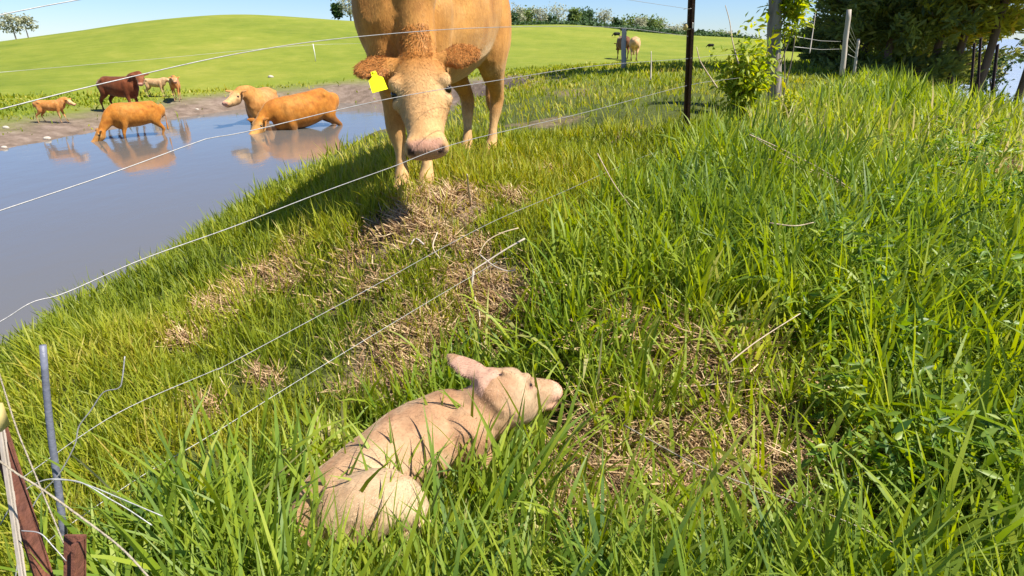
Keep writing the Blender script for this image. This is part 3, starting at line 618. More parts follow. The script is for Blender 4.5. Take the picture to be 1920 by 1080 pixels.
def hair_mat(name):
    m, t, b = newmat(name); a = N(t, 'ShaderNodeAttribute', attribute_name='coat'); t.links.new(a.outputs['Color'], b.inputs['Base Color']); b.inputs['Roughness'].default_value = .6; b.inputs['Specular IOR Level'].default_value = .3; return m
M['hair'] = hair_mat('hair')
cl = color_lookup(me)
Sd, Up, Hd, Pl = L['side'], L['up'], L['hd'], L['poll']
def flow_m(p):
    q_ = p - Pl; t_ = q_ @ Hd; s_ = q_ @ Sd; swirl = np.sin(t_ * 60 + np.sin(s_ * 35) * 1.5)[:, None]
    fh = Hd[None] * .8 + Sd[None] * (np.sign(s_)[:, None] * .7) + Sd[None] * swirl * .45
    w_ = ((np.abs(s_) < .18) & (t_ > -.1) & (t_ < .6) & (q_ @ Up > -.3))[:, None]
    return np.where(w_, fh, np.array([[-.5, 0, -.85]]))
selh = lambda c_: 1.0 * (np.linalg.norm(c_ - Pl, axis=1) < .38) * ((c_ - Pl) @ Up > -.22) * ((c_ - Pl) @ Hd < .40) * ((c_ - Pl) @ Hd > -.06)
hairs('face_hair', me, 15000, selh, .014, .0018, M['hair'], cow, flow_m, cl, .15, .25, 2, (.85, 1.12))['kind'] = 'stuff'
selt = lambda c_: 1.0 * (np.abs((c_ - Pl) @ Sd) < .075) * ((c_ - Pl) @ Hd < .07) * ((c_ - Pl) @ Hd > -.09) * ((c_ - Pl) @ Up > -.09)
hairs('forelock', me, 1800, selt, .022, .0022, M['hair'], cow, lambda p: np.tile(Hd, (len(p), 1)), lambda p: np.tile(np.array([.46, .18, .035]), (len(p), 1)), .3, .4, 3)['kind'] = 'stuff'
for sg in (-1, 1):
    eb, ed = L['earb%d' % sg], L['eard%d' % sg]
    sele = lambda c_: 1.0 * (((c_ - eb) @ ed) > .04) * (np.linalg.norm(c_ - eb, axis=1) < .24) * (np.linalg.norm((c_ - eb) - ((c_ - eb) @ ed)[:, None] * ed, axis=1) < .08)
    hairs('ear_hair', me, 3000, sele, .018, .002, M['hair'], cow, lambda p: np.tile(ed * .5 + Hd * .7, (len(p), 1)), lambda p: np.tile(np.array([.42, .16, .035]), (len(p), 1)) * (.6 + .9 * rng.random((len(p), 1))), .3, .35, 4)['kind'] = 'stuff'
# short body fur
selb = lambda c_: 1.0 * (c_[:, 0] > -.9) * (c_[:, 2] > .3)
hairs('body_hair', me, 60000, selb, .016, .0020, M['hair'], cow, lambda p: np.tile(np.array([-.6, 0, -.8]), (len(p), 1)), cl, .05, .10, 5, (.88, 1.1))['kind'] = 'stuff'
# ear tag in the ear that shows on the left of the picture
sgl = -1 if (rc @ (L['earb-1'] - Pl))[0] < 0 else 1
e = L['ear%d' % sgl]; g = Geo()
tp = e + Up * .03 + Hd * .045 - L['eard%d' % sgl] * .008
ol = [(-.012, 0), (.012, 0), (.013, .028), (.034, .045), (.036, .115), (-.036, .115), (-.034, .045), (-.013, .028)]
ex = unit(L['eard%d' % sgl] * .96 + Hd * .1); ey = unit(Hd + Up * .05 - ex * (ex @ Hd)); ez = unit(np.cross(ex, ey))
vv = [tp + ex * a + ey * b_ + ez * c_ for c_ in (-.0012, .0012) for a, b_ in ol]
g.add(vv, [tuple(range(7, -1, -1)), tuple(range(8, 16))] + [(i, (i + 1) % 8, 8 + (i + 1) % 8, 8 + i) for i in range(8)])
et = g.build('ear_tag', M['tagyellow'], cow, smooth=False); tag(et, 'blank bright yellow plastic ear tag')
g = Geo(); ball(g, tp + ey * .008, .009, 10); g.build('tag_stud', M['tagyellow'], et)

# --- the herd at the pond
def place(name, px, py, hpx, label, base, pale, dark, heading, zoff=0, cat='cow', group='cattle at the pond', water=None, pitch=0, hfull=1.36, voxel=.03, mat=None, sc=None, faceamt=.6, legamt=.6, earcol=None, **kw):
    p = ground(px, py) if water is None else at_z(px, py, WZ)
    d = (p - CAM) @ (np.array([0, math.cos(PITCH), -math.sin(PITCH)]))
    scale = sc or hpx / F * d / hfull
    if water is not None: p[2] = WZ - water
    me, L = cow_body(voxel, ears=kw.pop('ears', ((.1, .2), (.1, .2))), **kw); paint(me, L, base, pale, dark, faceamt=faceamt, legamt=legamt, earcol=earcol, wet=water if water else .18)
    r = finish(name, me, L, mat or M['coat_far'], p + np.array([0, 0, zoff]), R(heading), scale, label, cat, group, pitch=R(pitch)); print(name, label[:30], 'scale %.2f d %.1f' % (scale, d)); return r
OR = (.48, .185, .022); ORP = (.60, .34, .11); ORD = (.33, .10, .010)
CR = (.60, .38, .20); CRP = (.70, .54, .36)
# heading in degrees: 180 = facing left, -90 = facing the camera
place('cow', 264, 256, 80, 'orange brown cow drinking with her muzzle in the pond, side on', OR, ORP, ORD, 228, water=.16, sc=.72, headscale=1.15, poll=(1.14, 0, .62), hd=(.62, 0, -.78), feet=((.1, 0), (-.05, 0), (.08, 0), (-.1, 0)), faceamt=.4, legamt=.35)
place('cow', 236, 213, 78, 'dark red brown cow standing on the far mud shore with head raised', (.17, .045, .012), (.28, .12, .05), (.09, .022, .008), -8, sc=.74, headscale=1.2, poll=(.98, 0, 1.48), hd=(.45, -.65, -.62), feet=((.05, 0), (-.02, 0), (.1, 0), (-.14, 0)), faceamt=.25, legamt=.25, hfull=1.45)
place('calf', 105, 234, 44, 'small tan calf walking right on the mud shore, leftmost animal', (.56, .24, .06), (.78, .52, .28), (.45, .17, .035), 12, poll=(.98, 0, 1.42), hd=(.7, -.1, -.6), feet=((.16, 0), (-.10, 0), (.12, 0), (-.16, 0)), calf=True, faceamt=.7, legamt=.8, hfull=1.40, cat='calf', headscale=1.15, mat=M['coat_far'])
place('calf', 297, 184, 34, 'pale cream calf standing behind the drinking cow', CR, CRP, (.6, .36, .18), 3, poll=(1.05, 0, 1.28), hd=(.8, -.2, -.5), calf=True, hfull=1.36, cat='calf', headscale=1.1)
place('calf', 334, 190, 46, 'brown calf on the mud shore facing the pond', (.50, .21, .05), CRP, (.36, .12, .025), -66, poll=(.95, .12, 1.38), hd=(.85, .1, -.45), calf=True, feet=((.05, 0), (-.06, 0), (.05, 0), (-.1, 0)), faceamt=.3, legamt=.5, hfull=1.42, cat='calf', headscale=1.1)
place('cow', 496, 228, 90, 'pale golden cow in the pond looking left with head up', (.54, .26, .07), (.68, .45, .22), (.42, .16, .03), -84, water=.56, sc=1.10, poll=(.95, -.25, 1.36), hd=(.78, -.38, -.5), faceamt=.75, headscale=1.15, pitch=-2)
place('cow', 584, 238, 90, 'orange cow standing deep in the pond, muzzle at the water', OR, ORP, ORD, 220, water=.60, sc=1.12, poll=(1.05, .05, 1.06), hd=(.70, .35, -.55), pitch=9, faceamt=.7, headscale=1.15, tail=False)
c_ = place('cow', 1188, 114, 42, 'pale cow seen from behind, grazing away in the pasture', CR, (.86, .72, .52), (.5, .28, .13), 80, poll=(1.15, 0, .75), hd=(.5, 0, -.85), group='cattle out in the pasture', faceamt=.3, legamt=.5)
place('cow', 1166, 111, 41, 'dark brown cow half hidden behind the wooden pasture post', (.16, .06, .025), (.25, .12, .06), (.08, .03, .015), 95, poll=(1.12, 0, .95), hd=(.6, 0, -.8), group='cattle out in the pasture', faceamt=.1, legamt=.1)
for px, py, hp, lb, hd_ in ((1156, 72, 10, 'distant black cow left of the wooden post on the hill', 185), (1168, 62, 9, 'distant black cow highest on the hill, above the wooden post', 10), (1332, 92, 9, 'distant black cow right of the brown steel post', 172)):
    place('cow', px, py, hp, lb, (.012, .014, .012), (.02, .02, .02), (.01, .01, .01), hd_, poll=(1.1, 0, .8), hd=(.6, 0, -.8), group='cattle out in the pasture', faceamt=0, legamt=0, voxel=.06)

# --- the newborn calf lying in the grass
def c3(px, py, z): return at_z(px, py, z)
G = Geo(); UPV = np.array([-.25, .1, 1.0])
tor = [(552, 1030, -.13), (574, 1008, -.11), (628, 955, -.08), (706, 886, -.06), (772, 842, -.055), (836, 812, -.05), (884, 792, -.03), (915, 775, .0)]
loft(G, [c3(*q_) for q_ in tor], [(.03, .03), (.085, .08), (.125, .115), (.128, .12), (.150, .135), (.146, .14), (.112, .12), (.06, .06)], UPV, n=28, k=6)
nk = [(850, 805, -.03), (893, 782, .0), (922, 764, .045), (945, 748, .085)]
loft(G, [c3(*q_) for q_ in nk], [(.10, .11), (.088, .105), (.068, .092), (.05, .06)], UPV, n=22, k=5)
pollc = c3(926, 678, .175); muzc = c3(1032, 712, .045); hdv = unit(muzc - pollc); print('calf head', np.linalg.norm(muzc - pollc))
LC = head_lofts(G, pollc, hdv, unit([.10, .50, .85]), .63, ((.0, .0), (-.1, .0)), .01, calf=2)
# real ears
sdn = LC['side']; sg0 = 1 if sdn[0] < 0 else -1
def earc(base, tip, wdt, nrm):
    base, tip = np.array(base), np.array(tip); d = tip - base
    loft(G, [base - d * .08, base + d * .12, base + d * .4, base + d * .7, base + d * .92, tip], [(.018, .018), (.024, .017), (wdt, .015), (wdt * .85, .011), (wdt * .42, .008), (.004, .003)], nrm, n=16, k=5)
earc(c3(922, 716, .14), c3(838, 664, .16), .040, unit([.3, -.5, .8]))
ball(G, c3(868, 812, -.01), (.10, .09, .095)); ball(G, c3(628, 925, .035), .032)
# thigh, hock and folded legs on the camera's side
def leg(q_, ab): loft(G, [c3(*a) for a in q_], ab, UPV, n=18, k=5)
leg([(612, 1000, -.08), (645, 970, -.03), (695, 945, -.0), (745, 945, -.015), (772, 978, -.07), (765, 1015, -.13)], [(.05, .05), (.085, .082), (.098, .092), (.082, .078), (.058, .055), (.035, .035)])
leg([(768, 1005, -.13), (725, 1030, -.16), (670, 1040, -.18), (640, 1065, -.2)], [(.05, .05), (.034, .036), (.028, .03), (.024, .024)])
leg([(655, 1050, -.19), (740, 1050, -.2), (810, 1045, -.21), (840, 1040, -.215)], [(.026, .028), (.02, .02), (.024, .024), (.018, .018)])
leg([(880, 830, -.08), (900, 870, -.13), (895, 905, -.18), (930, 930, -.2)], [(.065, .07), (.048, .05), (.034, .036), (.024, .024)])
leg([(935, 925, -.2), (880, 960, -.215), (840, 975, -.22)], [(.028, .028), (.02, .02), (.022, .02)])
leg([(570, 985, -.14), (556, 950, -.17), (560, 915, -.19), (580, 890, -.20)], [(.016, .016), (.010, .010), (.012, .012), (.008, .008)])   # tail
# rib and spine relief
me = remesh(G, .006, 12); v = verts_of(me); n = len(v); _nr = np.empty(n * 3, np.float32); me.vertices.foreach_get('normal', _nr); _nr = _nr.reshape(-1, 3)
v = v + _nr * ((fbm(v[:, 0] + v[:, 2], v[:, 1] - v[:, 2], .085, 97, 3) - .5) * .014)[:, None]
nz = fbm(v[:, 0], v[:, 1] + v[:, 2], .07, 90, 4); base = np.array([.42, .255, .14]); light = np.array([.50, .38, .24]); pink = np.array([.74, .44, .32]); dk = np.array([.36, .19, .10])
c = np.tile(base, (n, 1))
def mixin(col, w_):
    global c
    w_ = np.clip(w_, 0, 1)[:, None]; c = c * (1 - w_) + np.array(col) * w_
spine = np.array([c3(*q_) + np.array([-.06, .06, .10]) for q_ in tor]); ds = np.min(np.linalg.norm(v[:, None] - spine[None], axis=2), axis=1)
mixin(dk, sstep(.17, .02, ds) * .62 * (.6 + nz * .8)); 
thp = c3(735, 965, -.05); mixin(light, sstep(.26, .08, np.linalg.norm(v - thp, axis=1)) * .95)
rel = (v - LC['poll']) / .56; tt = rel @ LC['hd']; ss = rel @ LC['side']; uu = rel @ LC['up']
hm = (tt > .0) * (np.abs(ss) < .18) * (uu > -.30)
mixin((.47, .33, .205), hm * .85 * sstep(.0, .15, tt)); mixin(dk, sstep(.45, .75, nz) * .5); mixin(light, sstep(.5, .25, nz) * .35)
mixin(pink, hm * sstep(.40, .45, tt) * .7)
for sg in (-1, 1):
    d = np.linalg.norm(v - LC['eye%d' % sg], axis=1); mixin((.22, .12, .09), sstep(.016, .009, d) * .9)
    d = np.linalg.norm(v - LC['nos%d' % sg], axis=1); mixin((.25, .12, .09), sstep(.013, .007, d))
ear_t = c3(848, 672, .15); ear_b = c3(925, 722, .14); ea = unit(ear_t - ear_b); q_ = v - ear_b; al = q_ @ ea; off = np.linalg.norm(q_ - al[:, None] * ea, axis=1)
mixin((.58, .36, .26), (al > .01) * (al < .18) * (off < .05) * .9)
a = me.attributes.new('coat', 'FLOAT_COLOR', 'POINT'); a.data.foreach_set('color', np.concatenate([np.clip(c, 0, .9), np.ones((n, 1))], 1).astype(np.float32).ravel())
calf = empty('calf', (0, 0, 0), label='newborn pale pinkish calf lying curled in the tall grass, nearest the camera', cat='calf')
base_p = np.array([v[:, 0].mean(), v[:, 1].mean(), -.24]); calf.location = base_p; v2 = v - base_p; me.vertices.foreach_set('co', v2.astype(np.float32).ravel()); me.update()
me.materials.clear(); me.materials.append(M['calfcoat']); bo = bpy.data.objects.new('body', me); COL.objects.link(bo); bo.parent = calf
for sg in (-1, 1):
    g = Geo(); ball(g, LC['eye%d' % sg] + LC['side'] * sg * -.003 - base_p, .0065, 12); g.build('eye', M['eye'], calf)
clc = color_lookup(me); bdir = unit(c3(600, 985, -.1) - c3(880, 790, -.05))
hairs('body_hair', me, 70000, lambda q_: np.ones(len(q_)), .011, .0011, M['hair'], calf, lambda p: np.tile(bdir + np.array([0, 0, -.5]), (len(p), 1)), clc, .10, .18, 8, (.88, 1.12))['kind'] = 'stuff'
# ------------------------------------------------------------------ fence posts and wires
def wire(pts_px, rad, mat, label, name='fence_wire', group='fence wires', depth=None, sub=8, cat='wire'):
    pts = [on_fence(*p) if depth is None else at_d(p[0], p[1], depth if np.isscalar(depth) else np.interp(p[0], *depth)) for p in pts_px]
    pts = spline(pts, sub); g = Geo(); g.tube(pts, rad, 6); o = g.build(name, mat); return tag(o, label, cat, group)
WR = .00122
wire([(-90, 50), (0, 28), (145, 0), (330, -30), (600, -55), (900, -50), (1150, -5), (1293, 17)], WR, M['wire'], 'topmost fence wire, crossing the sky at both upper corners')
wire([(-120, 235), (0, 205), (200, 155), (460, 98), (680, 68), (935, 51), (1160, 52), (1290, 68)], WR * 1.15, M['wire'], 'second fence wire from the top, across the cow chest')
wire([(-120, 435), (0, 395), (200, 328), (365, 268), (400, 258), (480, 243), (730, 185), (950, 148), (1120, 123), (1290, 110), (1360, 103), (1455, 100)], WR * 1.15, M['wire'], 'third fence wire from the top, across the cow face')
wire([(-100, 650), (0, 603), (60, 567), (125, 548), (270, 485), (440, 424), (600, 362), (730, 315), (870, 265), (1100, 210), (1290, 160), (1370, 148), (1455, 138)], WR * 1.15, M['wire'], 'fourth fence wire from the top, passing the cow muzzle')
wire([(20, 912), (49, 891), (220, 775), (400, 695), (433, 680), (674, 551), (911, 422), (1060, 358), (1190, 300), (1290, 265)], WR * .9, M['wire'], 'fifth fence wire, low over the bank behind the calf')
wire([(70, 1035), (118, 993), (265, 893), (400, 813), (614, 680), (883, 519), (1060, 422), (1180, 362), (1290, 320)], WR * .85, M['dullwire'], 'lowest fence wire, closest to the calf back')

def post_root(name, loc, label, cat='post', group=None): return empty(name, loc, 0, 1, label, cat, group)
# studded steel T-post with insulators
tb = on_fence(1286, 262); tt_ = on_fence(1300, -70); ax = unit(tt_ - tb); hgt = np.linalg.norm(tt_ - tb)
def frame_along(ax):
    sx = unit(np.cross(ax, [0, 1, 0])); sy = np.cross(ax, sx); return np.stack([-sx if sx[0] < 0 else sx, sy, ax], 1)
MF = frame_along(ax); rt = post_root('steel_fence_post', tb - ax * .25, 'brown studded steel T post with yellow and white insulators', group='steel posts')
def tpost(parent, MF, h, mat, wd=.052, studs=True):
    g = Geo(); g.box(MF @ np.array([0, 0, h / 2]), (wd, .006, h), MF); g.box(MF @ np.array([-.0, .018, h / 2]), (.006, .03, h), MF)
    for sg in (-1, 1): g.box(MF @ np.array([sg * (wd / 2 - .002), -.004, h / 2]), (.004, .006, h), MF)
    g.build('shaft', mat, parent, smooth=False)
    if studs:
        for k in range(int(h / .055)):
            g = Geo(); g.box(MF @ np.array([0, -.006, .05 + k * .055]), (.012, .007, .018), MF); g.build('stud', mat, parent, smooth=False)
tpost(rt, MF, hgt + .25, M['tpost'])
def insulator(parent, p, mat):
    g = Geo(); g.box(p + MF @ np.array([-.018, -.012, 0]), (.020, .026, .045), MF); g.tube([p + MF @ np.array([-.028, -.014, -.02]), p + MF @ np.array([-.028, -.014, .02])], .010, 10)
    g.box(p + MF @ np.array([.0, -.008, -.018]), (.05, .014, .006), MF); a = g.build('insulator', mat, parent)
    g = Geo(); g.box(p + MF @ np.array([.026, -.006, .004]), (.012, .022, .036), MF); g.build('insulator_clip', M['whiteplastic'], a, smooth=False)
i1 = on_fence(1292, 50) - (tb - ax * .25); insulator(rt, i1, M['yellow'])
for yy in (110, 160, 17):
    p = on_fence(1290, yy) - (tb - ax * .25); g = Geo(); g.tube([p + MF @ np.array(q_) for q_ in ((-.028, -.01, 0), (-.01, -.014, .003), (.012, -.014, -.003), (.028, -.008, 0))], .0016, 5); g.build('wire_clip', M['wire'], rt)

# vine clad wooden post and its shrub
def wood_post(px, pybase, d, top_py, wpx, mat, label, group=None, lean=0, bury=.2, name='wooden_fence_post'):
    b_ = at_d(px, pybase, d); _r = ray(px + lean, top_py); t_ = CAM + _r * (b_[1] / _r[1])
    rt = post_root(name, b_ - np.array([0, 0, bury]), label, group=group); v = t_ - b_ + np.array([0, 0, bury]); r = wpx / F * d / 2
    n = 9; zz = np.linspace(0, 1, n); pts = [v * k + np.array([.12 * r * math.sin(k * 9), .1 * r * math.cos(k * 7), 0]) for k in zz]
    g = Geo(); g.tube(pts, [r * (1.05 - .12 * k + .05 * math.sin(k * 23)) for k in zz], 14); g.build('shaft', mat, rt)
    return rt, b_, t_
rt, vb, vt = wood_post(1456, 185, 6.5, -60, 24, M['oldwood'], 'weathered wooden post wrapped in green creeper', lean=-2)
def leafset(n, centre_fn, size, fold=True, rg=rng, up=.4, aspect=.38, rb=0.0):
    """pointed leaves as two folded quads each"""
    c = centre_fn(n); n = len(c); d = rg.normal(0, 1, (n, 3)); d[:, 2] = d[:, 2] * .6 - up; d /= np.linalg.norm(d, axis=1)[:, None]
    u = rg.normal(0, .6, (n, 3)) + np.array([.3, -.3, 1]); s = np.cross(d, u); s /= np.linalg.norm(s, axis=1)[:, None] + 1e-9; nn = np.cross(s, d)
    L_ = (size * rg.uniform(.5, 1.25, n))[:, None]; W_ = L_ * aspect
    p0 = c; p1 = c + d * L_ * .45 - nn * W_ * .15; p2 = c + d * L_ - nn * L_ * .12; a = c + d * L_ * .42 + s * W_ * .55 + nn * W_ * .12; b_ = c + d * L_ * .42 - s * W_ * .55 + nn * W_ * .12
    V = np.stack([p0, a, p2, b_, p1], 1).reshape(-1, 3); k = np.arange(n)[:, None] * 5
    Fc = np.concatenate([k + np.array([[0, 1, 2, 4]]), k + np.array([[0, 4, 2, 3]])], 0)
    return V, Fc, np.repeat(np.clip(rg.normal(.5 + rb, .25, n), 0, 1), 5)
def leaves(name, n, fn, size, mat, parent, **kw):
    V, Fc, rn = leafset(n, fn, size, **kw); o = mesh_obj(name, V, Fc, mat, parent, False, {'rnd': rn}); o['kind'] = 'stuff'; return o
vr = empty('creeper_vine', vb - np.array([0, 0, .05]), label='bright green creeper climbing the weathered wooden post', cat='vine')
def vine_c(n):
    k = int(n / 14) + 1; cc = []; zz = rng.uniform(.7, 1.75, k); zz = np.concatenate([zz, rng.uniform(1.15, 1.65, k // 2)])
    for z in zz:
        a = rng.uniform(0, 6.28); r_ = rng.uniform(.05, .17); q_ = np.array([math.cos(a) * r_, math.sin(a) * r_, z]); cc.append(q_ + rng.normal(0, .045, (14, 3)))
    return np.concatenate(cc)
leaves('foliage', 1700, vine_c, .09, M['vine'], vr)
g = Geo()
for k in range(4):
    a0 = k * 1.6; pts = [np.array([math.cos(a0 + z * 2.2) * .085, math.sin(a0 + z * 2.2) * .085, z]) for z in np.linspace(-.1, 1.9, 22)]; g.tube(pts, .006, 5)
g.build('stem', M['bark'], vr)
# shrub at its foot
def bush(name, px, py, d, w_, h, n, leaf, mat, label, cat='shrub', yscale=.6, group=None, stems=10, rb=0, nclump=60):
    b_ = ground(px, py) if d is None else at_d(px, py, d); b_[2] = hz(b_[0], b_[1]) if d is not None else b_[2]
    rt = empty(name, b_ - np.array([0, 0, .03]), label=label, cat=cat, group=group); g = Geo(); ends = []
    for k in range(stems):
        a = rng.uniform(0, 6.28); rr_ = rng.random() ** .6; e = np.array([math.cos(a) * w_ * rr_, math.sin(a) * w_ * yscale * rr_, h * rng.uniform(.6, 1.0) * (1 - .35 * rr_)])
        pts = spline([(0, 0, 0), e * np.array([.35, .35, .5]), e], 5); g.tube(pts, np.linspace(.008, .003, len(pts)), 5); ends.append(pts)
    g.build('stem', M['bark'], rt)
    allp = np.concatenate([p[4:] for p in ends])
    def fn(n):
        cl_ = allp[rng.integers(0, len(allp), nclump)] + rng.normal(0, .12, (nclump, 3)) * np.array([w_, w_, h]) * .9
        cl_[:, 2] = np.maximum(cl_[:, 2], .03); i = rng.integers(0, nclump, n); return cl_[i] + rng.normal(0, .055, (n, 3)) * max(1, w_ / .5)
    leaves('foliage', n, fn, leaf, mat, rt, rb=rb); return rt
bush('vine_shrub', 1382, 220, 6.0, .30, 1.0, 1700, .085, M['vine'], 'bright yellow green shrub left of the creeper post', stems=14, nclump=110)
bush('vine_shrub', 1480, 225, 6.2, .22, .36, 400, .07, M['vine'], 'low yellowish shrub at the foot of the creeper post', stems=8, rb=.2)
# dead stalk sticking up beside the shrub
def stalk(name, pts_px, d, rad, mat, label, cat='stalk', group=None, sub=6):
    p = [at_d(a, b_, d if np.isscalar(d) else d[i]) for i, (a, b_) in enumerate(pts_px)]; p = spline(p, sub); g = Geo(); g.tube(p, np.linspace(rad, rad * .55, len(p)), 6)
    o = g.build(name, mat); return tag(o, label, cat, group)
stalk('dry_stalk', [(1385, 120), (1374, 80), (1368, 40), (1360, 10)], 5.6, .006, M['twig'], 'bare grey stalk rising above the yellow green shrub', group=None)
stalk('dry_stalk', [(1345, 165), (1322, 130), (1312, 112), (1306, 88)], 4.7, .006, M['twig'], 'thin seeded stalk right of the brown steel post')
stalk('dry_stalk', [(1220, 150), (1221, 120), (1221, 96)], 8, .010, M['palewood'], 'thin pale stake in the pasture left of the steel post')
stalk('dry_stalk', [(1518, 100), (1524, 60), (1530, 18)], 9, .009, M['palewood'], 'thin bare sapling right of the creeper post')
# posts farther along
wood_post(1583, 118, 9.9, 18, 9, M['palewood'], 'tall pale wooden post before the pines, thicker of two', 'wooden posts by the pines', lean=9)
wood_post(1605, 120, 11.5, 73, 5, M['palewood'], 'short pale wooden post before the pines, right of the tall one', 'wooden posts by the pines', lean=5)
wood_post(1170, 113, 16, 52, 9, M['palewood'], 'grey wooden post out in the pasture beside the pale cow')
for k, (a, b_, c_, e_) in enumerate(((1488, 68, 1576, 78), (1490, 88, 1576, 92))):
    g = Geo(); p0 = at_d(a, b_, 7.2); p1 = at_d(c_, e_, 9.9); g.tube([p0, (p0 + p1) / 2 - np.array([0, 0, .02]), p1], .004, 5); tag(g.build('fence_wire', M['wire']), ['upper', 'lower'][k] + ' wire between the creeper post and tall pale post', 'wire', 'fence wires')
for k in range(5):
    g = Geo(); p0 = at_d(1590, 38 + k * 16, 9.9); p1 = at_d(1606, 78 + k * 8, 11.5); g.tube([p0, p1], .004, 5); tag(g.build('fence_wire', M['dullwire']), ['topmost', 'second highest', 'middle', 'second lowest', 'lowest'][k] + ' of five short wires between the two pale posts', 'wire', 'wires between the pale posts')
for px, b_, t_, d, nm in ((1828, 150, 78, 10.5, 'leftmost'), (1841, 155, 68, 9.8, 'middle'), (1866, 170, 80, 8.6, 'rightmost')):
    p0 = at_d(px, b_ + 10, d); p1 = at_d(px + (12 if nm == 'rightmost' else 6), t_, d); g = Geo(); M2 = frame_along(unit(p1 - p0)); h = np.linalg.norm(p1 - p0)
    rt = post_root('steel_fence_post', p0 - np.array([0, 0, .3]), nm + ' of the thin dark posts before the lake', group='thin posts by the lake'); tpost(rt, M2, h + .3, M['tpost'], .034, False)
# small plastic stake with wire beyond the pond
rt = post_root('plastic_stake', ground(592, 116), 'thin white stake with wire on the slope beyond the pond'); g = Geo(); g.tube([(0, 0, -.1), (0, 0, .4), (-.03, 0, .85)], .022, 7); g.build('shaft', M['whiteplastic'], rt)
g = Geo(); pa = [ground(592, 116) + np.array([-.03, 0, .8])] ; pb = ground(300, 150) + np.array([0, 0, .8]); pc = ground(800, 112) + np.array([0, 0, .8])
pd = ground(0, 190) + np.array([0, 0, .8])
g.tube(spline([pd, pb, pa[0], pc], 6), .007, 5); tag(g.build('fence_wire', M['dullwire']), 'faint electric wire on the slope beyond the pond', 'wire', 'fence wires')

# near left corner: grey plastic post, rusty posts, tangles
p0 = on_fence(100, 985); p1 = on_fence(62, 652); rt = post_root('plastic_fence_post', p0 - np.array([0, 0, .1]), 'slim grey plastic step in post at the left edge')
g = Geo(); a_ = unit(p1 - p0); L_ = np.linalg.norm(p1 - p0) + .1; pts = [a_ * L_ * k + np.array([.0025 * math.sin(k * 7), 0, 0]) for k in np.linspace(0, 1, 10)]; g.tube(pts, np.linspace(.0088, .0072, 10), 12); g.build('shaft', M['greyplastic'], rt)
def angle_post(name, pa, pb, d0, d1, wpx, label, mat, group=None, th=.006):
    a = at_d(*pa, d0); b_ = at_d(*pb, d1); ax_ = unit(b_ - a); h = np.linalg.norm(b_ - a); MM = frame_along(ax_); wd = wpx / F * (d0 + d1) / 2
    rt = post_root(name, a, label, group=group); g = Geo(); g.box(MM @ np.array([0, 0, h / 2]), (wd, th, h), MM); g.build('flange', mat, rt, smooth=False)
    g = Geo(); g.box(MM @ np.array([wd / 2 - th / 2, wd * .35, h / 2 - .003]), (th, wd * .7, h - .006), MM); g.build('web', mat, rt, smooth=False)
    for k in range(int(h / .05)):
        g = Geo(); g.box(MM @ np.array([-wd * .1, -th * .8, .03 + k * .05]), (wd * .22, th * .8, .016), MM); g.build('stud', mat, rt, smooth=False)
    return rt
angle_post('rusty_steel_post', (97, 1130), (-14, 770), 1.05, 1.05, 36, 'rusty steel T post leaning at the bottom left corner', M['rust'], 'rusty posts')
angle_post('rusty_steel_post', (140, 1140), (141, 1003), .98, .98, 38, 'short rusty steel stub at the bottom edge', M['rust'], 'rusty posts')
angle_post('weathered_batten', (50, 1130), (1, 796), .99, .99, 8, 'weathered pale wooden strip tied to the rusty post', M['palewood'])
p = at_d(-10, 782, .985); g = Geo(); g.box(p, (.024, .02, .045), frame_along(unit([.05, 0, 1]))); g.tube([p + [0, -.004, -.03], p + [0, -.004, .03]], .006, 10); tag(g.build('insulator', M['yellow']), 'cream yellow insulator on the leaning rusty post', 'insulator')
def loose(pts, d, rad, mat, label, cat='wire', name='loose_wire'):
    p = spline([at_d(a, b_, dd) for (a, b_), dd in zip(pts, d if not np.isscalar(d) else [d] * len(pts))], 7); g = Geo(); g.tube(p, rad, 6); return tag(g.build(name, mat), label, cat, 'loose wires at the corner')
loose([(234, 668), (229, 712), (222, 728), (194, 736), (170, 770), (148, 800), (140, 835), (110, 890), (70, 935), (42, 1000), (28, 1090)], 1.2, .0013, M['wire'], 'kinked bare wire end sticking up above the bank')
loose([(-10, 858), (35, 890), (80, 918), (155, 972), (230, 1030), (290, 1095)], .93, .0017, M['rope'], 'thick pale twisted wire crossing the lower left corner')
loose([(0, 985), (30, 935), (70, 905), (110, 898), (160, 908), (215, 930), (305, 968)], 1.05, .0011, M['dullwire'], 'upper of two grey wires arching right from the corner')
loose([(95, 899), (150, 904), (205, 935), (240, 955), (285, 985)], 1.03, .0011, M['dullwire'], 'lower of two grey wires arching right from the corner')
loose([(-5, 690), (30, 800), (62, 880), (95, 960), (120, 1020)], 1.0, .0013, M['rope'], 'straw coloured wire slanting down beside the rusty post')
loose([(40, 995), (75, 1000), (100, 1025), (124, 1052)], .97, .0010, M['wire'], 'short curled tie wire above the rusty stub')
# ------------------------------------------------------------------ sticks and long dry stems
def stick(pts, lift, rad, mat, label, cat='stick', group='dry sticks and stems', name='dry_stick'):
    p = []
    for i, (a, b_) in enumerate(pts):
        q_ = ground(a, b_); l = lift if np.isscalar(lift) else lift[i]; q_ = CAM + (q_ - CAM) * ((CAM[2] - q_[2] - l) / (CAM[2] - q_[2])); p.append(q_)
    p = spline(p, 5); g = Geo(); g.tube(p, np.linspace(rad, rad * .6, len(p)), 7); o = g.build(name, mat); return tag(o, label, cat, group)
stick([(883, 388), (878, 350), (876, 328)], [.0, .12, .18], .006, M['twig'], 'upright broken twig below the cow muzzle')
stick([(984, 452), (950, 470), (918, 495), (885, 512)], .05, .005, M['palewood'], 'forked pale branch above the calf, upper limb')
stick([(900, 478), (925, 498), (950, 508), (968, 510)], .05, .0038, M['palewood'], 'pale twig bending right over the hollow above the calf')
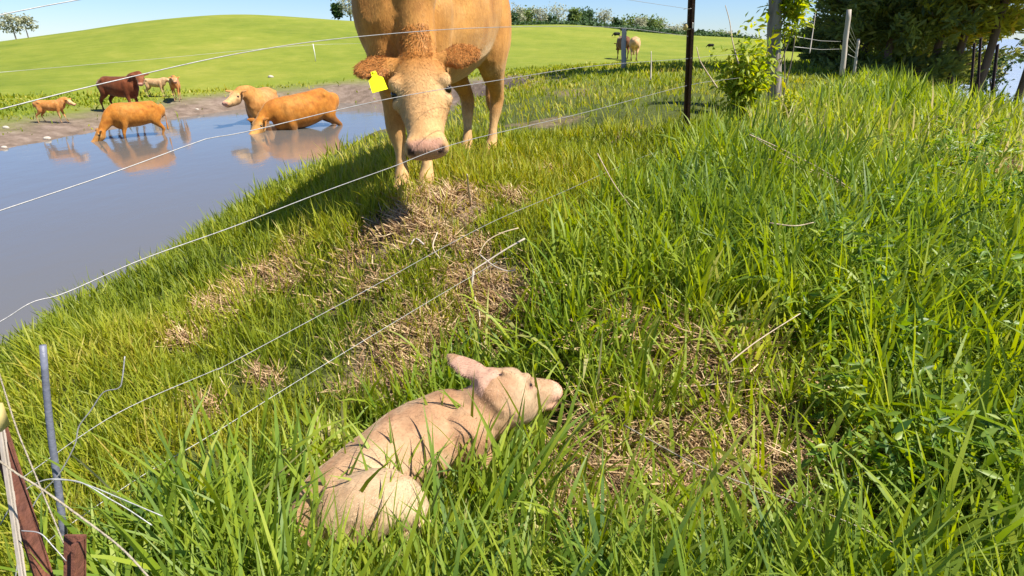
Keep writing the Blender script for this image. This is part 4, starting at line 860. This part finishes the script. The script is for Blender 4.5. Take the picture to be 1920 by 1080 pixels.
stick([(972, 432), (940, 440), (912, 458), (898, 478)], .06, .0032, M['twig'], 'thin yellow twig arching over the forked branch')
stick([(888, 510), (884, 540), (880, 565)], [.05, .03, .0], .006, M['palewood'], 'short pale stub standing in the hollow')
stick([(820, 440), (812, 470), (825, 490)], .04, .004, M['twig'], 'thin twig left of the forked branch')
stick([(895, 655), (930, 640), (960, 628)], .02, .006, M['palewood'], 'pale stick lying just above the calf head')
stick([(890, 560), (900, 600), (895, 640), (905, 665)], .03, .004, M['twig'], 'thin twig running down towards the calf ear')
stick([(795, 465), (780, 455), (770, 462)], .03, .005, M['palewood'], 'small pale stick on the mud below the cow')
stick([(1170, 798), (1300, 870), (1440, 930), (1560, 975), (1700, 1035)], [.26, .25, .24, .24, .22], .0022, M['rope'], 'long straight straw coloured stem across the lower right grass')
stick([(1405, 255), (1460, 278), (1540, 318), (1615, 368)], .22, .004, M['twig'], 'upper dry reed stem lying across the grass')
stick([(1418, 262), (1500, 308), (1570, 345), (1612, 378)], .2, .0035, M['twig'], 'middle dry reed stem lying across the grass')
stick([(1440, 300), (1500, 318), (1560, 340), (1608, 362)], .18, .003, M['twig'], 'lower dry reed stem lying across the grass')
stick([(1442, 424), (1490, 424), (1528, 420)], .25, .0035, M['twig'], 'short pale stem lying level in the grass')
stick([(1365, 685), (1420, 640), (1500, 590)], .25, .0026, M['twig'], 'slanting dry stem in the right hand grass')
stick([(1250, 735), (1330, 728), (1440, 708)], .1, .003, M['twig'], 'level dry stem deep in the grass right of the calf')
stick([(1120, 290), (1150, 345), (1185, 400)], [.2, .15, .1], .0035, M['twig'], 'pale slanting stem left of the tall grass edge')
stick([(1735, 310), (1800, 330), (1900, 362)], .2, .004, M['twig'], 'dry stem lying over the dark gap at the right edge')
stick([(290, 960), (330, 890), (328, 880)], .05, .002, M['twig'], 'thin dry stem near the left corner wires')
# pale stones on the far shore
for k, (px, py, s_) in enumerate(((89, 262, .09), (508, 147, .13), (370, 208, .06), (8, 278, .07), (12, 242, .08))):
    q_ = ground(px, py); g = Geo(); ball(g, (0, 0, 0), (s_, s_ * .8, s_ * .55), 10); v_ = g.v[0]; g.v[0] = v_ * (1 + .25 * (vnoise(v_[:, 0] * 30 + k * 7, v_[:, 1] * 30 + v_[:, 2] * 17, 1.0, k)[:, None] - .5))
    o = g.build('stone', M['stone']); o.location = q_ + np.array([0, 0, s_ * .2]); tag(o, ['pale stone at the water edge below the small calf', 'largest whitish stone on the grass edge above the pond', 'small pale stone on the mud between the calves and cow', 'pale stone at the left edge of the mud shore', 'pale stone in the grass at the left edge'][k], 'stone', 'stones around the pond')

# ------------------------------------------------------------------ broad leaved weeds among the grass
wp_ = [(1500 + 420 * rng.random(), 400 + 620 * rng.random()) for _ in range(46)] + [(1640 + 280 * rng.random(), 230 + 220 * rng.random()) for _ in range(40)]
VV, FF, RN, nv = [], [], [], 0
for (a, b_) in wp_:
    q0 = ground(a, b_ + 40); h = rng.uniform(.26, .42); cen = []
    for j in range(rng.integers(2, 6)):
        an = rng.uniform(0, 6.28); ln = rng.uniform(.1, .5) * h; cen.append(spline([(0, 0, -.02), (math.cos(an) * ln * .4, math.sin(an) * ln * .4, h * .5), (math.cos(an) * ln, math.sin(an) * ln, h * rng.uniform(.8, 1.05))], 5)[3:])
    cen = np.concatenate(cen) + q0
    V, Fc, rn = leafset(70, lambda n: cen[rng.integers(0, len(cen), n)] + rng.normal(0, .012, (n, 3)), .06, aspect=.28, up=-.1, rb=rng.uniform(-.2, .2)); VV.append(V); FF.append(Fc + nv); RN.append(rn); nv += len(V)
tag(mesh_obj('leafy_weeds', np.concatenate(VV), np.concatenate(FF), M['weed'], None, False, {'rnd': np.concatenate(RN)}), 'leafy green weeds with narrow pointed leaves among the tall grass', kind='stuff')

# ------------------------------------------------------------------ trees
def grow_tree(name, loc, h, wd, leaf, n, mat, bark, label, cat='tree', group=None, bare=.3, seed=0, shape='round', trunk=.035, clump=.16, ncl=26):
    rg = np.random.default_rng(seed + 500); rt = empty(name, loc, label=label, cat=cat, group=group)
    g = Geo(); tops = []
    tl = h * (bare + .25); p = spline([(0, 0, -.3), (rg.normal(0, .02) * h, 0, tl * .5), (rg.normal(0, .04) * h, rg.normal(0, .03) * h, tl), (rg.normal(0, .05) * h, 0, h * .92)], 5); g.tube(p, np.linspace(h * trunk, h * trunk * .15, len(p)), 8)
    for k in range(ncl):
        z0 = rg.uniform(bare, .9); i = min(len(p) - 1, int(z0 * (len(p) - 1))); b0 = p[i]; a = rg.uniform(0, 6.28)
        if shape == 'round': rr_ = wd * math.sqrt(max(.05, 1 - ((z0 - .58) / .48) ** 2)) * rg.uniform(.45, 1)
        elif shape == 'cone': rr_ = wd * (1.05 - z0) * rg.uniform(.6, 1.1)
        else: rr_ = wd * rg.uniform(.3, 1)
        e = np.array([b0[0] + math.cos(a) * rr_, b0[1] + math.sin(a) * rr_, h * min(1.0, z0 + rg.uniform(.02, .16))]); q_ = spline([b0, (b0 + e) / 2 + np.array([0, 0, -.02 * h]), e], 4); g.tube(q_, np.linspace(h * trunk * .3, h * trunk * .05, len(q_)), 5); tops.append(e); tops.append((b0 + 2 * e) / 3)
    g.build('trunk', bark, rt); tops = np.array(tops)
    def fn(n):
        i = rg.integers(0, len(tops), n); return tops[i] + rg.normal(0, clump * wd, (n, 3)) * np.array([1, 1, .8])
    V, Fc, rn = leafset(n, fn, leaf, rg=rg, aspect=.7); mesh_obj('crown', V, Fc, mat, rt, False, {'rnd': rn}); return rt
def far_tree(px, pyb, pyt, wpx, r, mat, label, bark='bark', seed=0, n=1500, name='tree', group='trees on the horizon', shape='round', bare=.25, clump=.2, ncl=26, leafpx=5, trunk=.03):
    xy = at_r(px, r); zb = hz(xy[0], xy[1]); rb_ = ray(px, pyb); kk = r / np.hypot(rb_[0], rb_[1]); zt = CAM[2] + ray(px, pyt)[2] * r / np.hypot(*ray(px, pyt)[:2]); z0 = min(zb, CAM[2] + rb_[2] * kk)
    h = zt - z0; d = r; return grow_tree(name, (xy[0], xy[1], z0), h, wpx / F * d / 2, leafpx / F * d, n, M[mat], M[bark], label, group=group, seed=seed, shape=shape, bare=bare, clump=clump, ncl=ncl, trunk=trunk)
far_tree(30, 78, 28, 30, 86, 'tree_pale', 'sparse lone tree on the hill crest at the far left, left crown', 'bark', 1, 420, bare=.35, ncl=14, leafpx=3.5)
far_tree(53, 74, 30, 26, 87, 'tree_pale', 'sparse lone tree on the hill crest at the far left, right crown', 'bark', 2, 380, bare=.35, ncl=14, leafpx=3.5)
far_tree(637, 42, 8, 16, 95, 'tree_dark', 'small dark tree on the ridge left of the large cow', seed=3, n=600)
far_tree(661, 42, -18, 44, 95, 'tree_pale', 'tall pale budding tree on the ridge just left of the large cow', 'palebark', 4, 900, ncl=34, leafpx=3.5)
line = [(953, 48, 20, 30, 'tree_dark', 'round dark green tree just right of the large cow'), (972, 46, 8, 20, 'tree_pale', 'tall thin pale tree right of the round dark one'), (988, 48, 16, 28, 'tree_mid', 'light green tree third in the horizon row'),
        (1014, 48, 10, 24, 'tree_pale', 'pale bare crowned tree fourth in the horizon row'), (1028, 48, 30, 26, 'tree_dark', 'low dark bush tree between two pale trees'), (1044, 50, 12, 34, 'tree_pale', 'wide pale bare crowned tree in the horizon row'),
        (1074, 50, 18, 20, 'tree_mid', 'slim light green tree mid horizon row'), (1088, 50, 26, 18, 'tree_dark', 'small dark tree beside the pointed tree'), (1103, 52, 19, 28, 'tree_dark', 'pointed dark green tree mid horizon row'),
        (1130, 54, 18, 26, 'tree_pale', 'pale feathery tree right of the pointed tree'), (1155, 56, 34, 14, 'tree_dark', 'small dark tree above the wooden pasture post'), (1174, 58, 32, 34, 'tree_mid', 'broad mid green tree above the wooden pasture post'),
        (1198, 60, 34, 20, 'tree_pale', 'greyish pale tree right of the broad green tree'), (1216, 61, 33, 34, 'tree_mid', 'broad green tree left of the steel post'), (1236, 63, 34, 18, 'tree_pale', 'thin pale tree left of the steel post'),
        (1262, 66, 48, 24, 'tree_pale', 'low pale tree next to the steel post'), (1282, 68, 46, 20, 'tree_pale', 'low pale tree just behind the steel post'), (1312, 72, 57, 9, 'tree_dark', 'tiny dark tree first right of the steel post'), (1322, 72, 60, 7, 'tree_dark', 'tiny dark tree second right of the steel post'),
        (1340, 74, 62, 26, 'tree_mid', 'low round tree before the yellow green shrub'), (1362, 76, 60, 22, 'tree_pale', 'low pale tree behind the yellow green shrub')]
for k, (px, pb, pt, wp, mt, lb) in enumerate(line):
    far_tree(px, pb + 3, pt, wp * 1.25, 100 + (k % 3) * 5, mt, lb, 'palebark' if mt == 'tree_pale' else 'bark', 20 + k, 500 if mt == 'tree_pale' else 1100, leafpx=3.2 if mt == 'tree_pale' else 4, bare=.2 if mt != 'tree_pale' else .3)
# scrubby hedge along the ridge under the trees
def hedge(px0, px1, r, hpx, mat, label, n=5000):
    cs = []
    xs = np.linspace(px0, px1, 60); P0 = np.array([at_r(a, r) for a in xs]); Zs = height(P0[:, 0], P0[:, 1]); o0 = np.array([P0[30, 0], P0[30, 1], Zs[30]])
    def fn(n):
        i = rng.integers(0, 60, n); hh = hpx / F * r * (.35 + .65 * vnoise(xs[i], xs[i] * 0, 9, 4)); return np.stack([P0[i, 0] + rng.normal(0, 1.0, n), P0[i, 1] + rng.normal(0, 1, n), Zs[i] + rng.random(n) * hh], 1) - o0
    V, Fc, rn = leafset(n, fn, .42, aspect=.7); o = mesh_obj('hedgerow', V + o0, Fc, M[mat], None, False, {'rnd': rn}); tag(o, label, 'hedge')
    o['kind'] = 'stuff'
hedge(935, 1420, 97, 11, 'tree_dark', 'low dark hedgerow under the horizon trees', 7000)
for k, (px, pb, pt, wp, lb) in enumerate(((1490, 96, 60, 40, 'first green tree of the far wood right of the creeper post'), (1512, 96, 56, 36, 'second green tree of the far wood'), (1535, 98, 54, 40, 'third green tree of the far wood'), (1558, 100, 52, 44, 'green tree of the far wood beside the tall pale post'))):
    far_tree(px, pb, pt, wp, 55, 'tree_dark' if k % 2 else 'tree_mid', lb, seed=60 + k, n=1800, group='far wood right of the creeper post', bare=.08, clump=.25, ncl=34, leafpx=5)

# pines
def pine(px, r, h, wd, label, seed, mat='pine', low=.12, n_wh=15, dens=1.0, lean=0):
    rg = np.random.default_rng(seed); xy = at_r(px, r); z = hz(*xy); rt = empty('pine_tree', (xy[0], xy[1], z), label=label, cat='pine tree', group='pines at the right')
    g = Geo(); zz = np.linspace(-.4, h, 14); g.tube([(lean * (k / h) ** 2 + .03 * math.sin(k * 1.3), .03 * math.cos(k), k) for k in zz], np.linspace(.055 + h * .003, .02, 14), 9); g.build('trunk', M['pinebark'], rt)
    g = Geo(); cs = []; ds = []
    for i in range(n_wh):
        z0 = h * (low + (1 - low) * (i + rg.uniform(-.3, .3)) / n_wh); rad = wd * (1.08 - (z0 / h)) ** .8 * rg.uniform(.8, 1.1)
        if z0 < h * .25: rad *= rg.uniform(.55, .95)
        for k in range(6):
            a = k * 1.047 + rg.uniform(-.4, .4); L_ = rad * rg.uniform(.65, 1.1); dr = rg.uniform(-.05, .22)
            p = spline([(lean * (z0 / h) ** 2, 0, z0), (math.cos(a) * L_ * .5, math.sin(a) * L_ * .5, z0 + L_ * (dr * .3 - .06)), (math.cos(a) * L_, math.sin(a) * L_, z0 + L_ * dr)], 6); g.tube(p, np.linspace(.03, .006, len(p)), 5)
            for j in range(3, len(p)):
                for _ in range(max(1, int(3 * dens))):
                    cs.append(p[j] + rg.normal(0, .10 + .05 * L_, 3) * np.array([1, 1, .55])); ds.append((math.cos(a), math.sin(a), .35))
    g.build('branch', M['pinebark'], rt)['kind'] = 'stuff'
    cs = np.array(cs); ds = np.array(ds); per = 11; c = np.repeat(cs, per, 0); d = np.repeat(ds, per, 0) * .8 + rg.normal(0, .65, (len(c), 3)); d /= np.linalg.norm(d, axis=1)[:, None]
    s = np.cross(d, rg.normal(0, 1, (len(c), 3))); s /= np.linalg.norm(s, axis=1)[:, None]; L_ = rg.uniform(.12, .26, (len(c), 1)); c = c + rg.normal(0, .05, c.shape); w_ = .02 + .014 * rg.random((len(c), 1))
    V = np.stack([c - s * w_ * .4, c + s * w_ * .4, c + d * L_ * .6 + s * w_, c + d * L_, c + d * L_ * .6 - s * w_], 1).reshape(-1, 3); k = np.arange(len(c))[:, None] * 5
    Fc = k + np.array([[0, 1, 2, 3, 4]]); tr = np.repeat(np.clip(np.repeat(rg.normal(.45, .2, len(cs)), per) + rg.normal(0, .08, len(c)), 0, 1), 5)
    mesh_obj('crown', V, Fc, M[mat], rt, False, {'rnd': tr}); print('pine', len(c))
pine(1628, 18, 12, 2.3, 'dark evergreen nearest the tall pale post, leftmost of the group', 1, 'spruce', .02, 20)
pine(1672, 16.5, 11, 2.0, 'second dark pine from the left', 2, 'spruce', .03, 18)
pine(1735, 23, 12, 2.2, 'dark pine in the middle of the group', 3, 'spruce', .06, 18)
pine(1700, 22, 12, 2.6, 'dark pine at the back of the group', 4, 'spruce', .02, 20)
pine(1762, 17, 11, 2.0, 'golden green pine with bare lower trunk', 5, 'pine', .12, 15)
pine(1805, 17, 11, 2.1, 'golden green pine right of the bare trunked one', 6, 'pine', .16, 16)
pine(1862, 16.5, 11, 2.2, 'sunlit golden pine overhanging the thin lake posts', 7, 'pine', .27, 16)
pine(1945, 16.5, 11, 2.3, 'sunlit golden pine at the right edge of the picture', 8, 'pine', .30, 16)
pine(1785, 24, 12, 2.5, 'dark pine behind the golden ones', 9, 'spruce', .06, 18)
pine(1590, 25, 9, 1.6, 'dark evergreen just behind the tall pale post', 11, 'spruce', .02, 16)
pine(1660, 27, 12, 2.5, 'dark pine farthest back', 12, 'spruce', .0, 18)
# little trees on the lake side
for px, pb, pt, wp, r, lb in ((1893, 176, 112, 44, 18, 'small dark tree standing before the bright lake'), (1868, 165, 128, 22, 21, 'low dark sapling before the bright lake')):
    far_tree(px, pb + 10, pt, wp, r, 'tree_dark', lb, seed=px, n=450, group=None, leafpx=6, bare=.15)
bush('shrub', 1660, 122, 13.5, .7, .75, 900, .10, M['vine'], 'small yellow green shrub in front of the dark pines', stems=12, nclump=50)
print('meshes', len(bpy.data.objects))
